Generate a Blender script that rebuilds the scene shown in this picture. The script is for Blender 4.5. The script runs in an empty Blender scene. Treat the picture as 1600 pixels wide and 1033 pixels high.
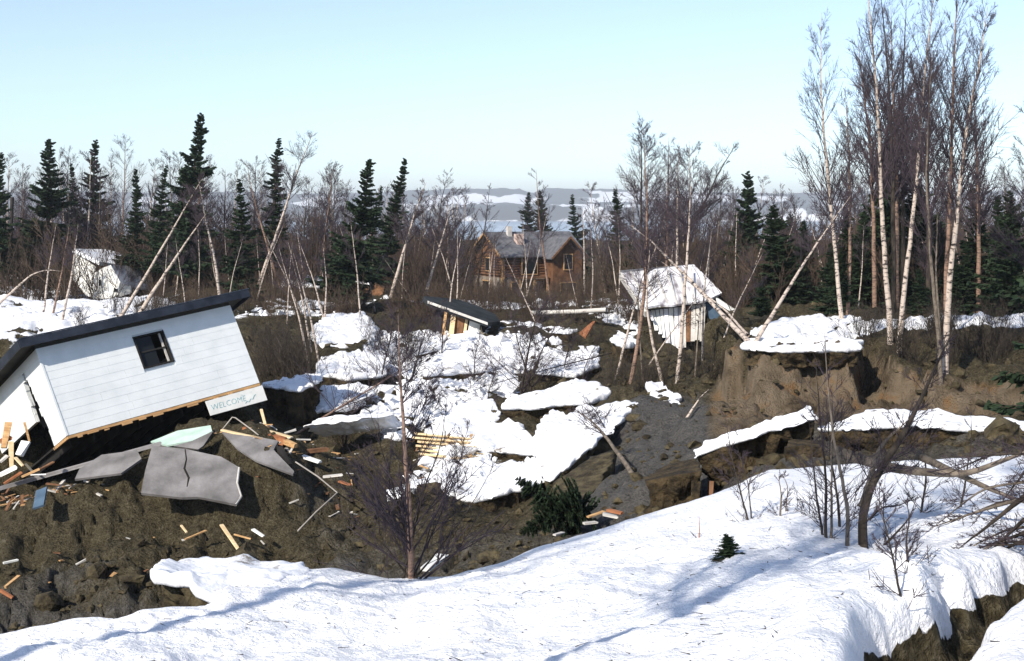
import bpy, math, random
import numpy as np
from mathutils import Vector, Matrix

random.seed(7)
rng = np.random.default_rng(11)
sc = bpy.context.scene
col = sc.collection

# ------------------------------------------------------------------ camera, sky, sun
F = 2000.0
PITCH = math.atan(191.5 / F)
cam_d = bpy.data.cameras.new('camera')
cam_d.sensor_width = 36.0
cam_d.lens = 36.0 * F / 1600.0
cam_d.clip_start = 0.1
cam_d.clip_end = 20000.0
cam = bpy.data.objects.new('camera', cam_d)
col.objects.link(cam)
cam.location = (0, 0, 0)
cam.rotation_euler = (math.pi / 2 - PITCH, 0, 0)
sc.camera = cam

SUN_EL = math.radians(36.0)
SUN_AZ = math.radians(216.0)          # compass bearing of the sun, the camera looks north (+Y)
sun_from = Vector((math.sin(SUN_AZ) * math.cos(SUN_EL), math.cos(SUN_AZ) * math.cos(SUN_EL), math.sin(SUN_EL)))
world = bpy.data.worlds.new('World')
sc.world = world
world.use_nodes = True
wn = world.node_tree.nodes
wl = world.node_tree.links
bg = wn['Background']
sky = wn.new('ShaderNodeTexSky')
sky.sky_type = 'NISHITA'
sky.sun_disc = False
sky.sun_elevation = SUN_EL
sky.sun_rotation = SUN_AZ
sky.altitude = 0
sky.air_density = 0.85
sky.dust_density = 0.3
sky.ozone_density = 4.8
bg.inputs['Strength'].default_value = 0.15
pale = wn.new('ShaderNodeHueSaturation')          # sky colour desaturated evenly, a little paler as on slide film
pale.inputs['Saturation'].default_value = 0.78
wl.new(sky.outputs['Color'], pale.inputs['Color'])
wl.new(pale.outputs['Color'], bg.inputs['Color'])
sun_d = bpy.data.lights.new('sun', 'SUN')
sun_d.energy = 4.7
sun_d.angle = math.radians(0.53)
sun_d.color = (1.0, 0.93, 0.82)
sun = bpy.data.objects.new('sun', sun_d)
col.objects.link(sun)
sun.rotation_euler = sun_from.to_track_quat('Z', 'Y').to_euler()
sc.view_settings.view_transform = 'Standard'
sc.view_settings.look = 'None'
sc.view_settings.gamma = 1.0
sc.view_settings.exposure = 0.36
sc.view_settings.use_curve_mapping = False
sc.cycles.max_bounces = 6
sc.cycles.diffuse_bounces = 3
sc.cycles.glossy_bounces = 2
sc.cycles.transmission_bounces = 4
sc.cycles.volume_bounces = 0
sc.cycles.use_denoising = True

# ------------------------------------------------------------------ helpers
CT, ST = math.cos(PITCH), math.sin(PITCH)
def at(x, y, d):
    """point of the place seen at photo pixel (x, y) at forward distance d"""
    u = (x - 800.0) / F
    v = (516.5 - y) / F
    k = d / (CT + v * ST)
    return np.array((u * k, d, (-ST + v * CT) * k))
def pixx(X, Y, Z):
    return 800.0 + F * X / (Y * CT - Z * ST)

def _hash(i, j, k, seed):
    n = (i * 374761393 + j * 668265263 + k * 2147483647 + seed * 1274126177) & 0xFFFFFFFF
    n = ((n ^ (n >> 13)) * 1274126177) & 0xFFFFFFFF
    n = (n ^ (n >> 16)) & 0xFFFFFFFF
    return n.astype(np.float64) / 4294967295.0 * 2 - 1
def vnoise(P, seed=0):
    P = np.asarray(P, float)
    I = np.floor(P).astype(np.int64)
    f = P - I
    f = f * f * f * (f * (f * 6 - 15) + 10)
    r = 0
    for a in (0, 1):
        wa = f[..., 0] if a else 1 - f[..., 0]
        for b in (0, 1):
            wb = f[..., 1] if b else 1 - f[..., 1]
            for c in (0, 1):
                wc = f[..., 2] if c else 1 - f[..., 2]
                r = r + wa * wb * wc * _hash(I[..., 0] + a, I[..., 1] + b, I[..., 2] + c, seed)
    return r
def fbm(P, scale=1.0, octaves=4, seed=0, gain=0.5):
    P = np.asarray(P, float) * scale
    r = 0
    amp = 1.0
    for o in range(octaves):
        r = r + amp * vnoise(P * (2.03 ** o) + 17.3 * o, seed + o)
        amp *= gain
    return r
def sstep(x, a, b):
    t = np.clip((x - a) / (b - a), 0, 1)
    return t * t * (3 - 2 * t)

def mesh_np(name, V, faces_q=None, faces_t=None, smooth=True):
    V = np.asarray(V, np.float32)
    me = bpy.data.meshes.new(name)
    me.vertices.add(len(V))
    me.vertices.foreach_set('co', V.ravel())
    loops, starts, totals = [], [], []
    off = 0
    if faces_q is not None and len(faces_q):
        q = np.asarray(faces_q, np.int32)
        deg = q[:, 2] == q[:, 3]
        if deg.any():
            faces_t = q[deg][:, :3] if faces_t is None else np.vstack([q[deg][:, :3], faces_t])
            q = q[~deg]
        loops.append(q.ravel())
        starts.append(off + np.arange(len(q)) * 4)
        totals.append(np.full(len(q), 4))
        off += q.size
    if faces_t is not None and len(faces_t):
        t = np.asarray(faces_t, np.int32)
        loops.append(t.ravel())
        starts.append(off + np.arange(len(t)) * 3)
        totals.append(np.full(len(t), 3))
        off += t.size
    loops = np.concatenate(loops).astype(np.int32)
    starts = np.concatenate(starts).astype(np.int32)
    totals = np.concatenate(totals).astype(np.int32)
    me.loops.add(len(loops))
    me.loops.foreach_set('vertex_index', loops)
    me.polygons.add(len(starts))
    me.polygons.foreach_set('loop_start', starts)
    me.polygons.foreach_set('loop_total', totals)
    me.polygons.foreach_set('use_smooth', np.full(len(starts), smooth))
    me.update(calc_edges=True)
    me.validate()
    return me
def attr(me, name, arr):
    a = me.attributes.new(name, 'FLOAT', 'POINT')
    a.data.foreach_set('value', np.asarray(arr, np.float32))

def link(name, me, m=None, parent=None):
    o = bpy.data.objects.new(name, me)
    col.objects.link(o)
    if m is not None and me is not None and not me.materials:
        me.materials.append(m)
    if parent is not None:
        o.parent = parent
    return o
def tag(o, label=None, cat=None, group=None, kind=None):
    if label: o['label'] = label
    if cat: o['category'] = cat
    if group: o['group'] = group
    if kind: o['kind'] = kind
    return o
def empty(name, loc, label, cat, group=None):
    o = bpy.data.objects.new(name, None)
    o.empty_display_size = 0.2
    col.objects.link(o)
    o.location = loc
    return tag(o, label, cat, group)
def child(name, me, m, root):
    """mesh given in world coordinates, hung under an unrotated root Empty"""
    o = link(name, me, m, root)
    o.location = -Vector(root.location) if root.parent is None else (0, 0, 0)
    return o
def sub(name, me, m, parent):
    return link(name, me, m, parent)

# ---- materials
def mat(name, c1, c2=None, scale=4.0, rough=0.85, bump=0.0, bscale=None, detail=6, stretch=None, bdist=0.05, spec=0.2, mid=(0.35, 0.65)):
    m = bpy.data.materials.new(name)
    m.use_nodes = True
    nt = m.node_tree
    b = nt.nodes['Principled BSDF']
    b.inputs['Roughness'].default_value = rough
    b.inputs['Specular IOR Level'].default_value = spec
    c2 = c2 or c1
    tc = nt.nodes.new('ShaderNodeTexCoord')
    src = tc.outputs['Object']
    if stretch:
        mp = nt.nodes.new('ShaderNodeMapping')
        mp.inputs['Scale'].default_value = stretch
        nt.links.new(src, mp.inputs['Vector'])
        src = mp.outputs['Vector']
    n = nt.nodes.new('ShaderNodeTexNoise')
    n.inputs['Scale'].default_value = scale
    n.inputs['Detail'].default_value = detail
    n.inputs['Roughness'].default_value = 0.6
    nt.links.new(src, n.inputs['Vector'])
    r = nt.nodes.new('ShaderNodeValToRGB')
    r.color_ramp.elements[0].position = mid[0]
    r.color_ramp.elements[1].position = mid[1]
    r.color_ramp.elements[0].color = (*c1, 1)
    r.color_ramp.elements[1].color = (*c2, 1)
    nt.links.new(n.outputs['Fac'], r.inputs['Fac'])
    nt.links.new(r.outputs['Color'], b.inputs['Base Color'])
    if bump:
        n2 = nt.nodes.new('ShaderNodeTexNoise')
        n2.inputs['Scale'].default_value = bscale or scale * 3
        n2.inputs['Detail'].default_value = 8
        nt.links.new(src, n2.inputs['Vector'])
        bp = nt.nodes.new('ShaderNodeBump')
        bp.inputs['Strength'].default_value = bump
        bp.inputs['Distance'].default_value = bdist
        nt.links.new(n2.outputs['Fac'], bp.inputs['Height'])
        nt.links.new(bp.outputs['Normal'], b.inputs['Normal'])
    return m

M = {}
M['snow'] = mat('snow', (0.74, 0.76, 0.80), (0.90, 0.90, 0.91), 2.2, 0.55, 0.55, 9, bdist=0.05, mid=(0.3, 0.55))
M['snow_near'] = mat('snow_near', (0.70, 0.72, 0.77), (0.90, 0.90, 0.91), 1.1, 0.5, 0.5, 16, detail=9, bdist=0.03, mid=(0.28, 0.52))
M['soil'] = mat('soil', (0.022, 0.017, 0.010), (0.105, 0.084, 0.046), 3.0, 0.95, 1.0, 7, bdist=0.10)
M['sod'] = mat('sod', (0.014, 0.011, 0.007), (0.085, 0.060, 0.030), 4.0, 0.95, 1.0, 12, bdist=0.10)
M['birch'] = mat('birch_bark', (0.04, 0.03, 0.026), (0.52, 0.43, 0.36), 3.0, 0.8, 0.4, 10, stretch=(1.6, 1.6, 4.0), mid=(0.38, 0.50))
M['birch_brown'] = mat('birch_brown_bark', (0.05, 0.032, 0.026), (0.28, 0.18, 0.13), 4.0, 0.8, 0.3, 12, stretch=(1.2, 1.2, 4.5), mid=(0.32, 0.56))
M['twig'] = mat('twig', (0.036, 0.028, 0.035), (0.075, 0.056, 0.064), 2.0, 0.85)
M['twig_red'] = mat('twig_red', (0.042, 0.029, 0.021), (0.092, 0.064, 0.046), 1.0, 0.85)
M['dark_bark'] = mat('dark_bark', (0.018, 0.014, 0.011), (0.07, 0.055, 0.042), 9.0, 0.9, 0.6, 20, stretch=(1, 1, 0.3))
M['grey_bark'] = mat('grey_bark', (0.08, 0.065, 0.05), (0.22, 0.18, 0.14), 8.0, 0.9, 0.5, 20)
M['spruce'] = mat('spruce_needles', (0.012, 0.024, 0.012), (0.030, 0.050, 0.022), 1.3, 0.8)
M['spruce_bark'] = mat('spruce_bark', (0.03, 0.022, 0.017), (0.07, 0.05, 0.04), 6.0, 0.9)
M['siding'] = mat('white_siding', (0.64, 0.67, 0.66), (0.76, 0.78, 0.77), 1.6, 0.6, 0.06, 30, mid=(0.25, 0.6))
M['black_paint'] = mat('dark_fascia', (0.012, 0.016, 0.024), (0.03, 0.036, 0.05), 3.0, 0.5)
M['roofing'] = mat('roofing_felt', (0.03, 0.04, 0.06), (0.06, 0.075, 0.10), 3.0, 0.45)
M['soffit'] = mat('soffit', (0.045, 0.042, 0.036), (0.07, 0.065, 0.055), 2.0, 0.8)
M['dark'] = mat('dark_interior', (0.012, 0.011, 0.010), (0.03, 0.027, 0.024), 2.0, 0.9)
M['wood'] = mat('raw_wood', (0.36, 0.20, 0.085), (0.58, 0.36, 0.17), 3.0, 0.75, stretch=(1, 6, 6))
M['lumber'] = mat('new_lumber', (0.60, 0.44, 0.24), (0.74, 0.58, 0.36), 2.0, 0.7, stretch=(1, 6, 6))
M['dark_wood'] = mat('dark_wood', (0.10, 0.05, 0.025), (0.24, 0.12, 0.06), 3.0, 0.85)
M['brick_wood'] = mat('red_brown_wood', (0.22, 0.08, 0.035), (0.36, 0.15, 0.07), 5.0, 0.85)
M['concrete'] = mat('weathered_panel', (0.085, 0.08, 0.078), (0.27, 0.255, 0.25), 1.1, 0.85, 0.25, 14, detail=8, mid=(0.3, 0.68))
M['panel_edge'] = mat('panel_edge', (0.45, 0.42, 0.38), (0.6, 0.57, 0.52), 3.0, 0.8)
M['mint'] = mat('mint_paint', (0.36, 0.50, 0.42), (0.52, 0.64, 0.56), 2.0, 0.7)
M['white'] = mat('white_paint', (0.70, 0.69, 0.64), (0.82, 0.81, 0.76), 2.5, 0.6)
M['blue'] = mat('blue_tarp', (0.05, 0.085, 0.13), (0.09, 0.14, 0.20), 2.0, 0.6)
M['log'] = mat('brown_logs', (0.075, 0.034, 0.017), (0.19, 0.092, 0.045), 1.4, 0.8)
M['log_grey'] = mat('weathered_lower_wall', (0.14, 0.11, 0.085), (0.30, 0.25, 0.20), 1.4, 0.8)
M['shingle'] = mat('grey_shingles', (0.075, 0.075, 0.085), (0.15, 0.15, 0.16), 2.0, 0.85)
M['chimney'] = mat('pink_chimney', (0.5, 0.36, 0.30), (0.62, 0.48, 0.42), 3.0, 0.8)
M['lettering'] = mat('painted_lettering', (0.10, 0.32, 0.34), (0.30, 0.52, 0.54), 12.0, 0.7)
M['pole'] = mat('dark_pole', (0.025, 0.022, 0.02), (0.05, 0.045, 0.04), 3.0, 0.9)
M['pipe'] = mat('metal_pipe', (0.25, 0.23, 0.2), (0.4, 0.36, 0.32), 3.0, 0.5)
def glass():
    m = bpy.data.materials.new('window_glass'); m.use_nodes = True
    b = m.node_tree.nodes['Principled BSDF']
    b.inputs['Base Color'].default_value = (0.012, 0.014, 0.016, 1)
    b.inputs['Roughness'].default_value = 0.12
    b.inputs['Specular IOR Level'].default_value = 0.25
    return m
M['glass'] = glass()

def block_snow():
    m = mat('block_snow', (0.70, 0.72, 0.77), (0.88, 0.88, 0.89), 1.6, 0.6, 0.5, 8, bdist=0.05, mid=(0.3, 0.55))
    nt = m.node_tree; L = nt.links; b = nt.nodes['Principled BSDF']
    base = b.inputs['Base Color'].links[0].from_socket
    g = nt.nodes.new('ShaderNodeNewGeometry')
    n = nt.nodes.new('ShaderNodeTexNoise'); n.inputs['Scale'].default_value = 1.7; n.inputs['Detail'].default_value = 10; n.inputs['Roughness'].default_value = 0.75
    L.new(g.outputs['Position'], n.inputs['Vector'])
    r = nt.nodes.new('ShaderNodeValToRGB'); r.color_ramp.elements[0].position = 0.575; r.color_ramp.elements[1].position = 0.66
    L.new(n.outputs['Fac'], r.inputs['Fac'])
    mx = nt.nodes.new('ShaderNodeMix'); mx.data_type = 'RGBA'
    L.new(r.outputs['Color'], mx.inputs[0]); L.new(base, mx.inputs[6]); mx.inputs[7].default_value = (0.16, 0.13, 0.095, 1)
    L.new(mx.outputs[2], b.inputs['Base Color'])
    return m
M['block_snow'] = block_snow()
def ground_material():
    m = bpy.data.materials.new('ground'); m.use_nodes = True
    nt = m.node_tree; L = nt.links
    b = nt.nodes['Principled BSDF']
    b.inputs['Roughness'].default_value = 0.9
    b.inputs['Specular IOR Level'].default_value = 0.15
    geo = nt.nodes.new('ShaderNodeNewGeometry')
    def noise(scale, det=6, rough=0.6):
        n = nt.nodes.new('ShaderNodeTexNoise'); n.inputs['Scale'].default_value = scale
        n.inputs['Detail'].default_value = det; n.inputs['Roughness'].default_value = rough
        L.new(geo.outputs['Position'], n.inputs['Vector']); return n.outputs['Fac']
    def ramp(fac, stops):
        r = nt.nodes.new('ShaderNodeValToRGB')
        while len(r.color_ramp.elements) < len(stops): r.color_ramp.elements.new(0.5)
        for e, (p, c) in zip(r.color_ramp.elements, stops):
            e.position = p; e.color = (*c, 1)
        L.new(fac, r.inputs['Fac']); return r.outputs['Color']
    def math_(op, a, b_):
        n = nt.nodes.new('ShaderNodeMath'); n.operation = op
        for i, v in enumerate((a, b_)):
            if isinstance(v, (int, float)): n.inputs[i].default_value = v
            else: L.new(v, n.inputs[i])
        return n.outputs[0]
    def mix(f, a, b_):
        n = nt.nodes.new('ShaderNodeMix'); n.data_type = 'RGBA'
        L.new(f, n.inputs[0]); L.new(a, n.inputs[6]); L.new(b_, n.inputs[7]); return n.outputs[2]
    def at_(name):
        a = nt.nodes.new('ShaderNodeAttribute'); a.attribute_name = name; return a.outputs['Fac']
    n1 = noise(1.1, 8); n2 = noise(4.0, 8, 0.7); n3 = noise(18.0, 4)
    grit = math_('ADD', math_('MULTIPLY', n2, 0.5), math_('MULTIPLY', n3, 0.5))
    soil = ramp(grit, [(0.36, (0.012, 0.010, 0.006)), (0.44, (0.050, 0.040, 0.021)), (0.54, (0.095, 0.078, 0.044)), (0.64, (0.17, 0.145, 0.095))])
    clay = ramp(grit, [(0.36, (0.060, 0.058, 0.054)), (0.55, (0.13, 0.122, 0.112)), (0.75, (0.20, 0.185, 0.165))])
    sand = ramp(n1, [(0.30, (0.045, 0.032, 0.018)), (0.43, (0.15, 0.112, 0.072)), (0.56, (0.22, 0.170, 0.115)), (0.70, (0.24, 0.13, 0.052))])
    snow = ramp(n1, [(0.25, (0.72, 0.74, 0.79)), (0.55, (0.89, 0.89, 0.90))])
    def mask(name, w=0.14):
        s = math_('ADD', at_(name), math_('MULTIPLY', math_('SUBTRACT', n2, 0.5), 0.9))
        mr = nt.nodes.new('ShaderNodeMapRange'); mr.inputs[1].default_value = 0.5 - w; mr.inputs[2].default_value = 0.5 + w
        L.new(s, mr.inputs[0]); return mr.outputs[0]
    c = mix(mask('clay', 0.25), soil, clay)
    c = mix(mask('sand', 0.3), c, sand)
    msnow = mask('snow', 0.05)
    vor = nt.nodes.new('ShaderNodeTexVoronoi'); vor.inputs['Scale'].default_value = 3.2; vor.inputs['Randomness'].default_value = 1.0
    L.new(geo.outputs['Position'], vor.inputs['Vector'])
    speck = math_('MULTIPLY', math_('LESS_THAN', vor.outputs['Distance'], 0.045), math_('GREATER_THAN', n1, 0.5))
    dirt = nt.nodes.new('ShaderNodeRGB'); dirt.outputs[0].default_value = (0.10, 0.08, 0.06, 1)
    snow = mix(math_('MULTIPLY', speck, 0.7), snow, dirt.outputs[0])
    c = mix(msnow, c, snow)
    L.new(c, b.inputs['Base Color'])
    bp = nt.nodes.new('ShaderNodeBump'); bp.inputs['Strength'].default_value = 1.0; bp.inputs['Distance'].default_value = 0.12
    soft = math_('SUBTRACT', 1.0, math_('MULTIPLY', msnow, 0.78))
    n4 = noise(45.0, 3)
    h = math_('ADD', math_('MULTIPLY', soft, math_('ADD', math_('MULTIPLY', n2, 1.5), math_('ADD', math_('MULTIPLY', n3, 1.2), math_('MULTIPLY', n4, 0.25)))), math_('MULTIPLY', msnow, 0.7))
    L.new(h, bp.inputs['Height']); L.new(bp.outputs['Normal'], b.inputs['Normal'])
    return m
M['ground'] = ground_material()

def far_material():
    m = bpy.data.materials.new('far_shore'); m.use_nodes = True
    nt = m.node_tree; L = nt.links
    b = nt.nodes['Principled BSDF']; b.inputs['Roughness'].default_value = 0.95
    a = nt.nodes.new('ShaderNodeAttribute'); a.attribute_name = 'snow'
    r = nt.nodes.new('ShaderNodeValToRGB')
    r.color_ramp.elements[0].position = 0.46; r.color_ramp.elements[1].position = 0.54
    r.color_ramp.elements[0].color = (0.045, 0.042, 0.045, 1); r.color_ramp.elements[1].color = (0.85, 0.86, 0.88, 1)
    L.new(a.outputs['Fac'], r.inputs['Fac']); L.new(r.outputs['Color'], b.inputs['Base Color'])
    return m
M['far'] = far_material()
def water_material():
    m = bpy.data.materials.new('inlet_water'); m.use_nodes = True
    nt = m.node_tree; L = nt.links
    b = nt.nodes['Principled BSDF']
    b.inputs['Base Color'].default_value = (0.10, 0.13, 0.17, 1); b.inputs['Roughness'].default_value = 0.25
    g = nt.nodes.new('ShaderNodeNewGeometry')
    n = nt.nodes.new('ShaderNodeTexNoise'); n.inputs['Scale'].default_value = 0.03; n.inputs['Detail'].default_value = 6
    L.new(g.outputs['Position'], n.inputs['Vector'])
    r = nt.nodes.new('ShaderNodeValToRGB')
    r.color_ramp.elements[0].position = 0.52; r.color_ramp.elements[1].position = 0.62
    r.color_ramp.elements[0].color = (0.16, 0.20, 0.26, 1); r.color_ramp.elements[1].color = (0.6, 0.63, 0.68, 1)
    L.new(n.outputs['Fac'], r.inputs['Fac']); L.new(r.outputs['Color'], b.inputs['Base Color'])
    return m
M['water'] = water_material()

HA = np.array((0.883, 0.424, 0.203)); HB = np.array((-0.360, 0.888, -0.288)); HC = np.array((-0.302, 0.181, 0.936))
_ray = at(230, 600, 33.0); _ray = _ray / np.linalg.norm(_ray)
_rt = np.cross(_ray, (0, 0, 1.0)); _rt /= np.linalg.norm(_rt); _up = np.cross(_rt, _ray)
HA, HB, HC = [_rt * v[0] + _ray * v[1] + _up * v[2] for v in (HA, HB, HC)]
HA /= np.linalg.norm(HA); HB -= HA * (HA @ HB); HB /= np.linalg.norm(HB); HC = np.cross(HA, HB)
HO = at(105, 681, 33.0)
# ------------------------------------------------------------------ ground heights
BASE = [
 (-300,800,33),(-100,795,33),(0,768,33),(130,724,33),(250,692,33.5),(350,672,33.5),(430,692,33),(480,735,32.5),(560,800,31.5),
 (-300,870,29.5),(0,862,29.5),(100,850,29.5),(220,838,29.5),(330,802,30.5),(430,790,30.5),
 (-300,960,26),(0,950,26.5),(120,940,26.5),(220,925,26.5),(330,888,27.5),(450,868,28),
 (-300,1060,22),(0,1050,22),(250,1030,22),(500,965,23),(560,850,28.5),(600,905,25),(640,880,26.5),(520,832,30),
 (700,905,24),(760,880,25),(800,835,26.5),(700,805,28.8),(640,800,29.5),(900,800,27),
 (500,705,36),(600,722,35),(700,745,33.2),(800,775,31),(850,742,33),(700,690,37),(600,640,41),(800,692,37),
 (700,600,48),(800,600,48),(900,605,47),(600,560,54),(500,600,45),(450,640,41),(520,520,62),(620,500,66),(720,530,58),
 (850,535,57),(930,560,52),(960,545,54),(1000,560,48),(380,600,45),(250,600,45),(0,600,45),
 (1050,690,31),(980,760,27),(1100,640,34),(1000,702,31),(930,785,26.5),(1060,760,25.3),(1150,700,27),(1050,610,39),(1000,640,36),
 (1200,735,20.5),(1100,795,20.3),(1000,840,20.3),(1300,720,20.5),(1450,708,20.5),(1600,702,20.5),(1900,702,20.5),
 (1250,692,24.5),(1450,692,24.5),(1600,692,24.5),(1900,690,24.5),(1300,672,30),(1450,668,30),(1600,655,31),
 (1250,650,33.5),(1400,648,33.5),(1550,642,34),(1900,645,34),
 (700,1000,19),(1000,950,17),(1300,860,16.8),(1600,860,16.8),(1900,860,16.8),(0,1200,17),(-300,1200,17),(500,1120,17),
 (-300,470,75),(0,470,75),(100,482,70),(200,470,75),(0,430,110),(200,448,105),(165,482,86),(120,482,85),(225,476,86),(160,470,95),(300,440,90),(450,450,85),(550,460,80),(650,472,76),
 (800,462,82),(900,472,78),(1000,482,70),(1105,555,55.5),(1040,556,55),(1070,520,61),(1300,480,70),(1600,480,70),(1900,480,70),
 (-300,400,150),(400,412,130),(800,478,116),(700,462,118),(900,474,116),(820,468,140),(740,464,140),(900,464,140),(1200,422,120),(1600,422,120),(1900,422,120),(0,400,150),(800,430,175),(1600,396,170),
 (-300,375,250),(0,375,250),(800,375,250),(1600,375,250),(1900,375,250),(100,560,50),(0,512,60),(100,502,62),(350,540,52),(430,540,52),(300,500,62),
 (-300,520,58),
]
PLAT = [(1090,548,36),(1165,547,36),(1340,547,36.5),(1250,523,41),(1400,533,39),(1450,570,35.5),(1600,525,40),(1900,525,40),(1600,580,34),
 (1250,492,52),(1450,502,48),(1600,492,50),(1900,492,50),(1200,472,62),(1100,482,64),(1450,455,80),(1900,455,80),(1100,455,80),(1300,420,120),(1900,420,120),(1000,420,120)]
def tps(ctrl, lam):
    P = np.array([at(*c) for c in ctrl])
    def feat(X, Y): return np.stack([X / Y * 6.0, np.log(Y) * 4.0], -1)
    A = feat(P[:, 0], P[:, 1])
    def U(r2): return 0.5 * r2 * np.log(r2 + 1e-9)
    n = len(A)
    K = U(((A[:, None] - A[None]) ** 2).sum(-1)) + lam * np.eye(n)
    Q = np.hstack([np.ones((n, 1)), A])
    S = np.zeros((n + 3, n + 3)); S[:n, :n] = K; S[:n, n:] = Q; S[n:, :n] = Q.T
    w = np.linalg.solve(S, np.concatenate([P[:, 2], np.zeros(3)]))
    def f(X, Y):
        B = feat(np.asarray(X, float), np.asarray(Y, float)); sh = B.shape[:-1]; B = B.reshape(-1, 2)
        out = np.empty(len(B))
        for i in range(0, len(B), 20000):
            b = B[i:i + 20000]
            out[i:i + 20000] = U(((b[:, None] - A[None]) ** 2).sum(-1)) @ w[:n] + w[n] + b @ w[n + 1:]
        return out.reshape(sh)
    return f
h_base = tps(BASE, 0.02)
h_plat = tps(PLAT, 0.01)
EDGE = np.array([(1040, 70), (1110, 60), (1135, 46), (1160, 36.6), (1250, 36.2), (1335, 36.2), (1352, 39.5), (1385, 38.5), (1420, 36.3), (1470, 34.6), (1540, 34.6), (1700, 34.4), (2300, 34.4)])
def ground_fields(X, Y):
    X = np.asarray(X, float); Y = np.asarray(Y, float)
    zb = h_base(X, Y)
    px = 800 + F * X / Y
    P3 = np.stack([X, Y, np.zeros_like(X)], -1)
    pxn = px + 22 * fbm(P3, 0.8, 3, 6)
    e = np.interp(pxn, EDGE[:, 0], EDGE[:, 1]) + 0.5 * fbm(P3, 0.9, 3, 5)
    m = (0.45 * sstep(Y - e, -3.0, -0.3) + 0.55 * sstep(Y - e, -1.1, 0.15)) * sstep(pxn, 1000, 1165)
    cap = sstep(Y - e, -0.1, 0.4) * sstep(px, 1150, 1172)
    zp = h_plat(X, Y)
    zp = np.where(px < 1000, zb, zp)
    z = zb + (np.maximum(zp, zb) - zb) * m * (1 - sstep(Y, 90, 130))
    near = 1 - sstep(Y, 55, 120)
    rough = 0.34 * fbm(P3, 0.33, 3, 1) + 0.17 * fbm(P3, 1.1, 4, 2) 
    rough += (0.06 * fbm(P3, 4.5, 3, 3) + 0.03 * fbm(P3, 11.0, 2, 4)) * near
    ridge = np.abs(fbm(P3, 0.55, 3, 9))
    z = z + rough * (0.55 + 0.35 * near) - 0.30 * np.exp(-(ridge / 0.10) ** 2) * near
    cz = sstep(px, 1090, 1150) * sstep(Y, 31, 33) * (1 - sstep(Y - e, 0.0, 0.5))
    z = z + cz * (0.30 * fbm(np.stack([X * 1.3, Y * 2.2, X * 0], -1), 1.0, 4, 55) - 0.22 * np.abs(fbm(np.stack([X * 1.1 + .3 * Y, Y * .35, X * 0], -1), 1.3, 3, 56)))
    # furrowed mud of the mound on the left: gullies running down the slope
    mound = (1 - sstep(px, 520, 640)) * (1 - sstep(Y, 32, 34.5))
    z = z + mound * (0.15 * fbm(np.stack([X * 1.6 + Y * 0.7, Y * 0.5, X * 0], -1), 1.2, 4, 21) + 0.05 * fbm(P3, 5.0, 3, 23) + 0.028 * fbm(P3, 12.0, 2, 24))
    r2 = np.abs(fbm(P3 * np.array([1.0, .55, 1.0]), 0.9, 3, 27)); r3 = np.abs(fbm(P3, 2.6, 2, 28))
    z = z - (mound + 0.6 * (1 - mound) * (1 - sstep(Y, 36, 42))) * (0.16 * np.exp(-(r2 / .06) ** 2) + 0.05 * np.exp(-(r3 / .08) ** 2))
    ha, hb = HA[:2] / np.linalg.norm(HA[:2]), HB[:2] / np.linalg.norm(HB[:2])
    qx = (X - HO[0]) * ha[0] + (Y - HO[1]) * ha[1]; qy = (X - HO[0]) * hb[0] + (Y - HO[1]) * hb[1]
    z = z - 1.5 * sstep(qx, -1.4, 0.0) * (1 - sstep(qx, 5.2, 6.0)) * sstep(qy, -0.40, -0.05) * (1 - sstep(qy, 4.0, 5.5))
    # masks
    n = fbm(P3, 0.25, 3, 31)
    snow = 0.54 + 0.50 * n - 1.1 * np.exp(-(ridge / 0.13) ** 2)
    def patch(cx, cy, d, rx, ry, v):
        nonlocal snow
        c = at(cx, cy, d)
        q = ((X - c[0]) / rx) ** 2 + ((Y - c[1]) / ry) ** 2
        snow = snow + v * np.exp(-q)
    snow = snow - 1.8 * mound - 1.3 * (1 - sstep(Y, 29, 32.0)) * sstep(px, 440, 520)
    for p in [(800,650,41,1.6,2.6,-1.6),(805,700,36,1.3,1.4,-1.2),(740,700,36,1.3,1.2,.4),(640,730,35,2.6,2.2,-.25),(960,720,30,3,3.5,-2.2),(440,560,48,3.5,6,-2),
              (900,580,50,2.0,2.5,-1.6),(820,510,61,3.5,3,-2.2),(1000,600,43,3,8,-2.6),(660,490,66,3,4,-1.6),(590,520,60,2,3,.9),(560,580,50,2.5,4,.9),
              (700,560,53,3.5,4,.9),(800,560,53,3,4,.7),(720,630,43,2.5,3,.8),(900,680,37,1.9,3,.9),(770,760,32.5,2.0,1.6,.9),(640,690,37,2,1.2,.6),(480,690,37,1.6,2.6,-1),
              (60,490,68,6,6,.7),(40,450,90,8,15,.7),(350,530,52,5,8,-1.6),(700,800,30,1.4,1.0,-.2),(200,700,36,5,3.5,-2.5),(60,740,34,3,3,-2.5),(400,680,35,2.5,2.2,-2.5)]:
        patch(*p)
    clay_zone = sstep(px, 860, 960) * (1 - sstep(px, 1230, 1330)) * (1 - sstep(Y, 36, 40)) 
    cliff = sstep(px, 1090, 1140) * sstep(Y, 28.5, 31) * (1 - sstep(Y, 37, 40))
    snow = snow - 2.5 * sstep(px, 900, 990) * (1 - sstep(Y, 40, 46)) * (1 - cap) 
    snow = snow + 1.0 * cap * (1 - sstep(Y, 50, 75)) - 0.5 * cap * sstep(px, 1340, 1400) * (1 - sstep(Y, 38, 42))
    snow = snow - 2.2 * sstep(px, 1000, 1040) * (1 - sstep(px, 1160, 1180)) * (1 - sstep(Y, 60, 70)) - 0.9 * sstep(px, 1345, 1400) * sstep(Y, 41, 44) * (1 - sstep(Y, 44, 46)) - 3.0 * sstep(Y, 45, 49) * sstep(px, 1140, 1180) * (1 - sstep(Y, 75, 95))
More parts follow.
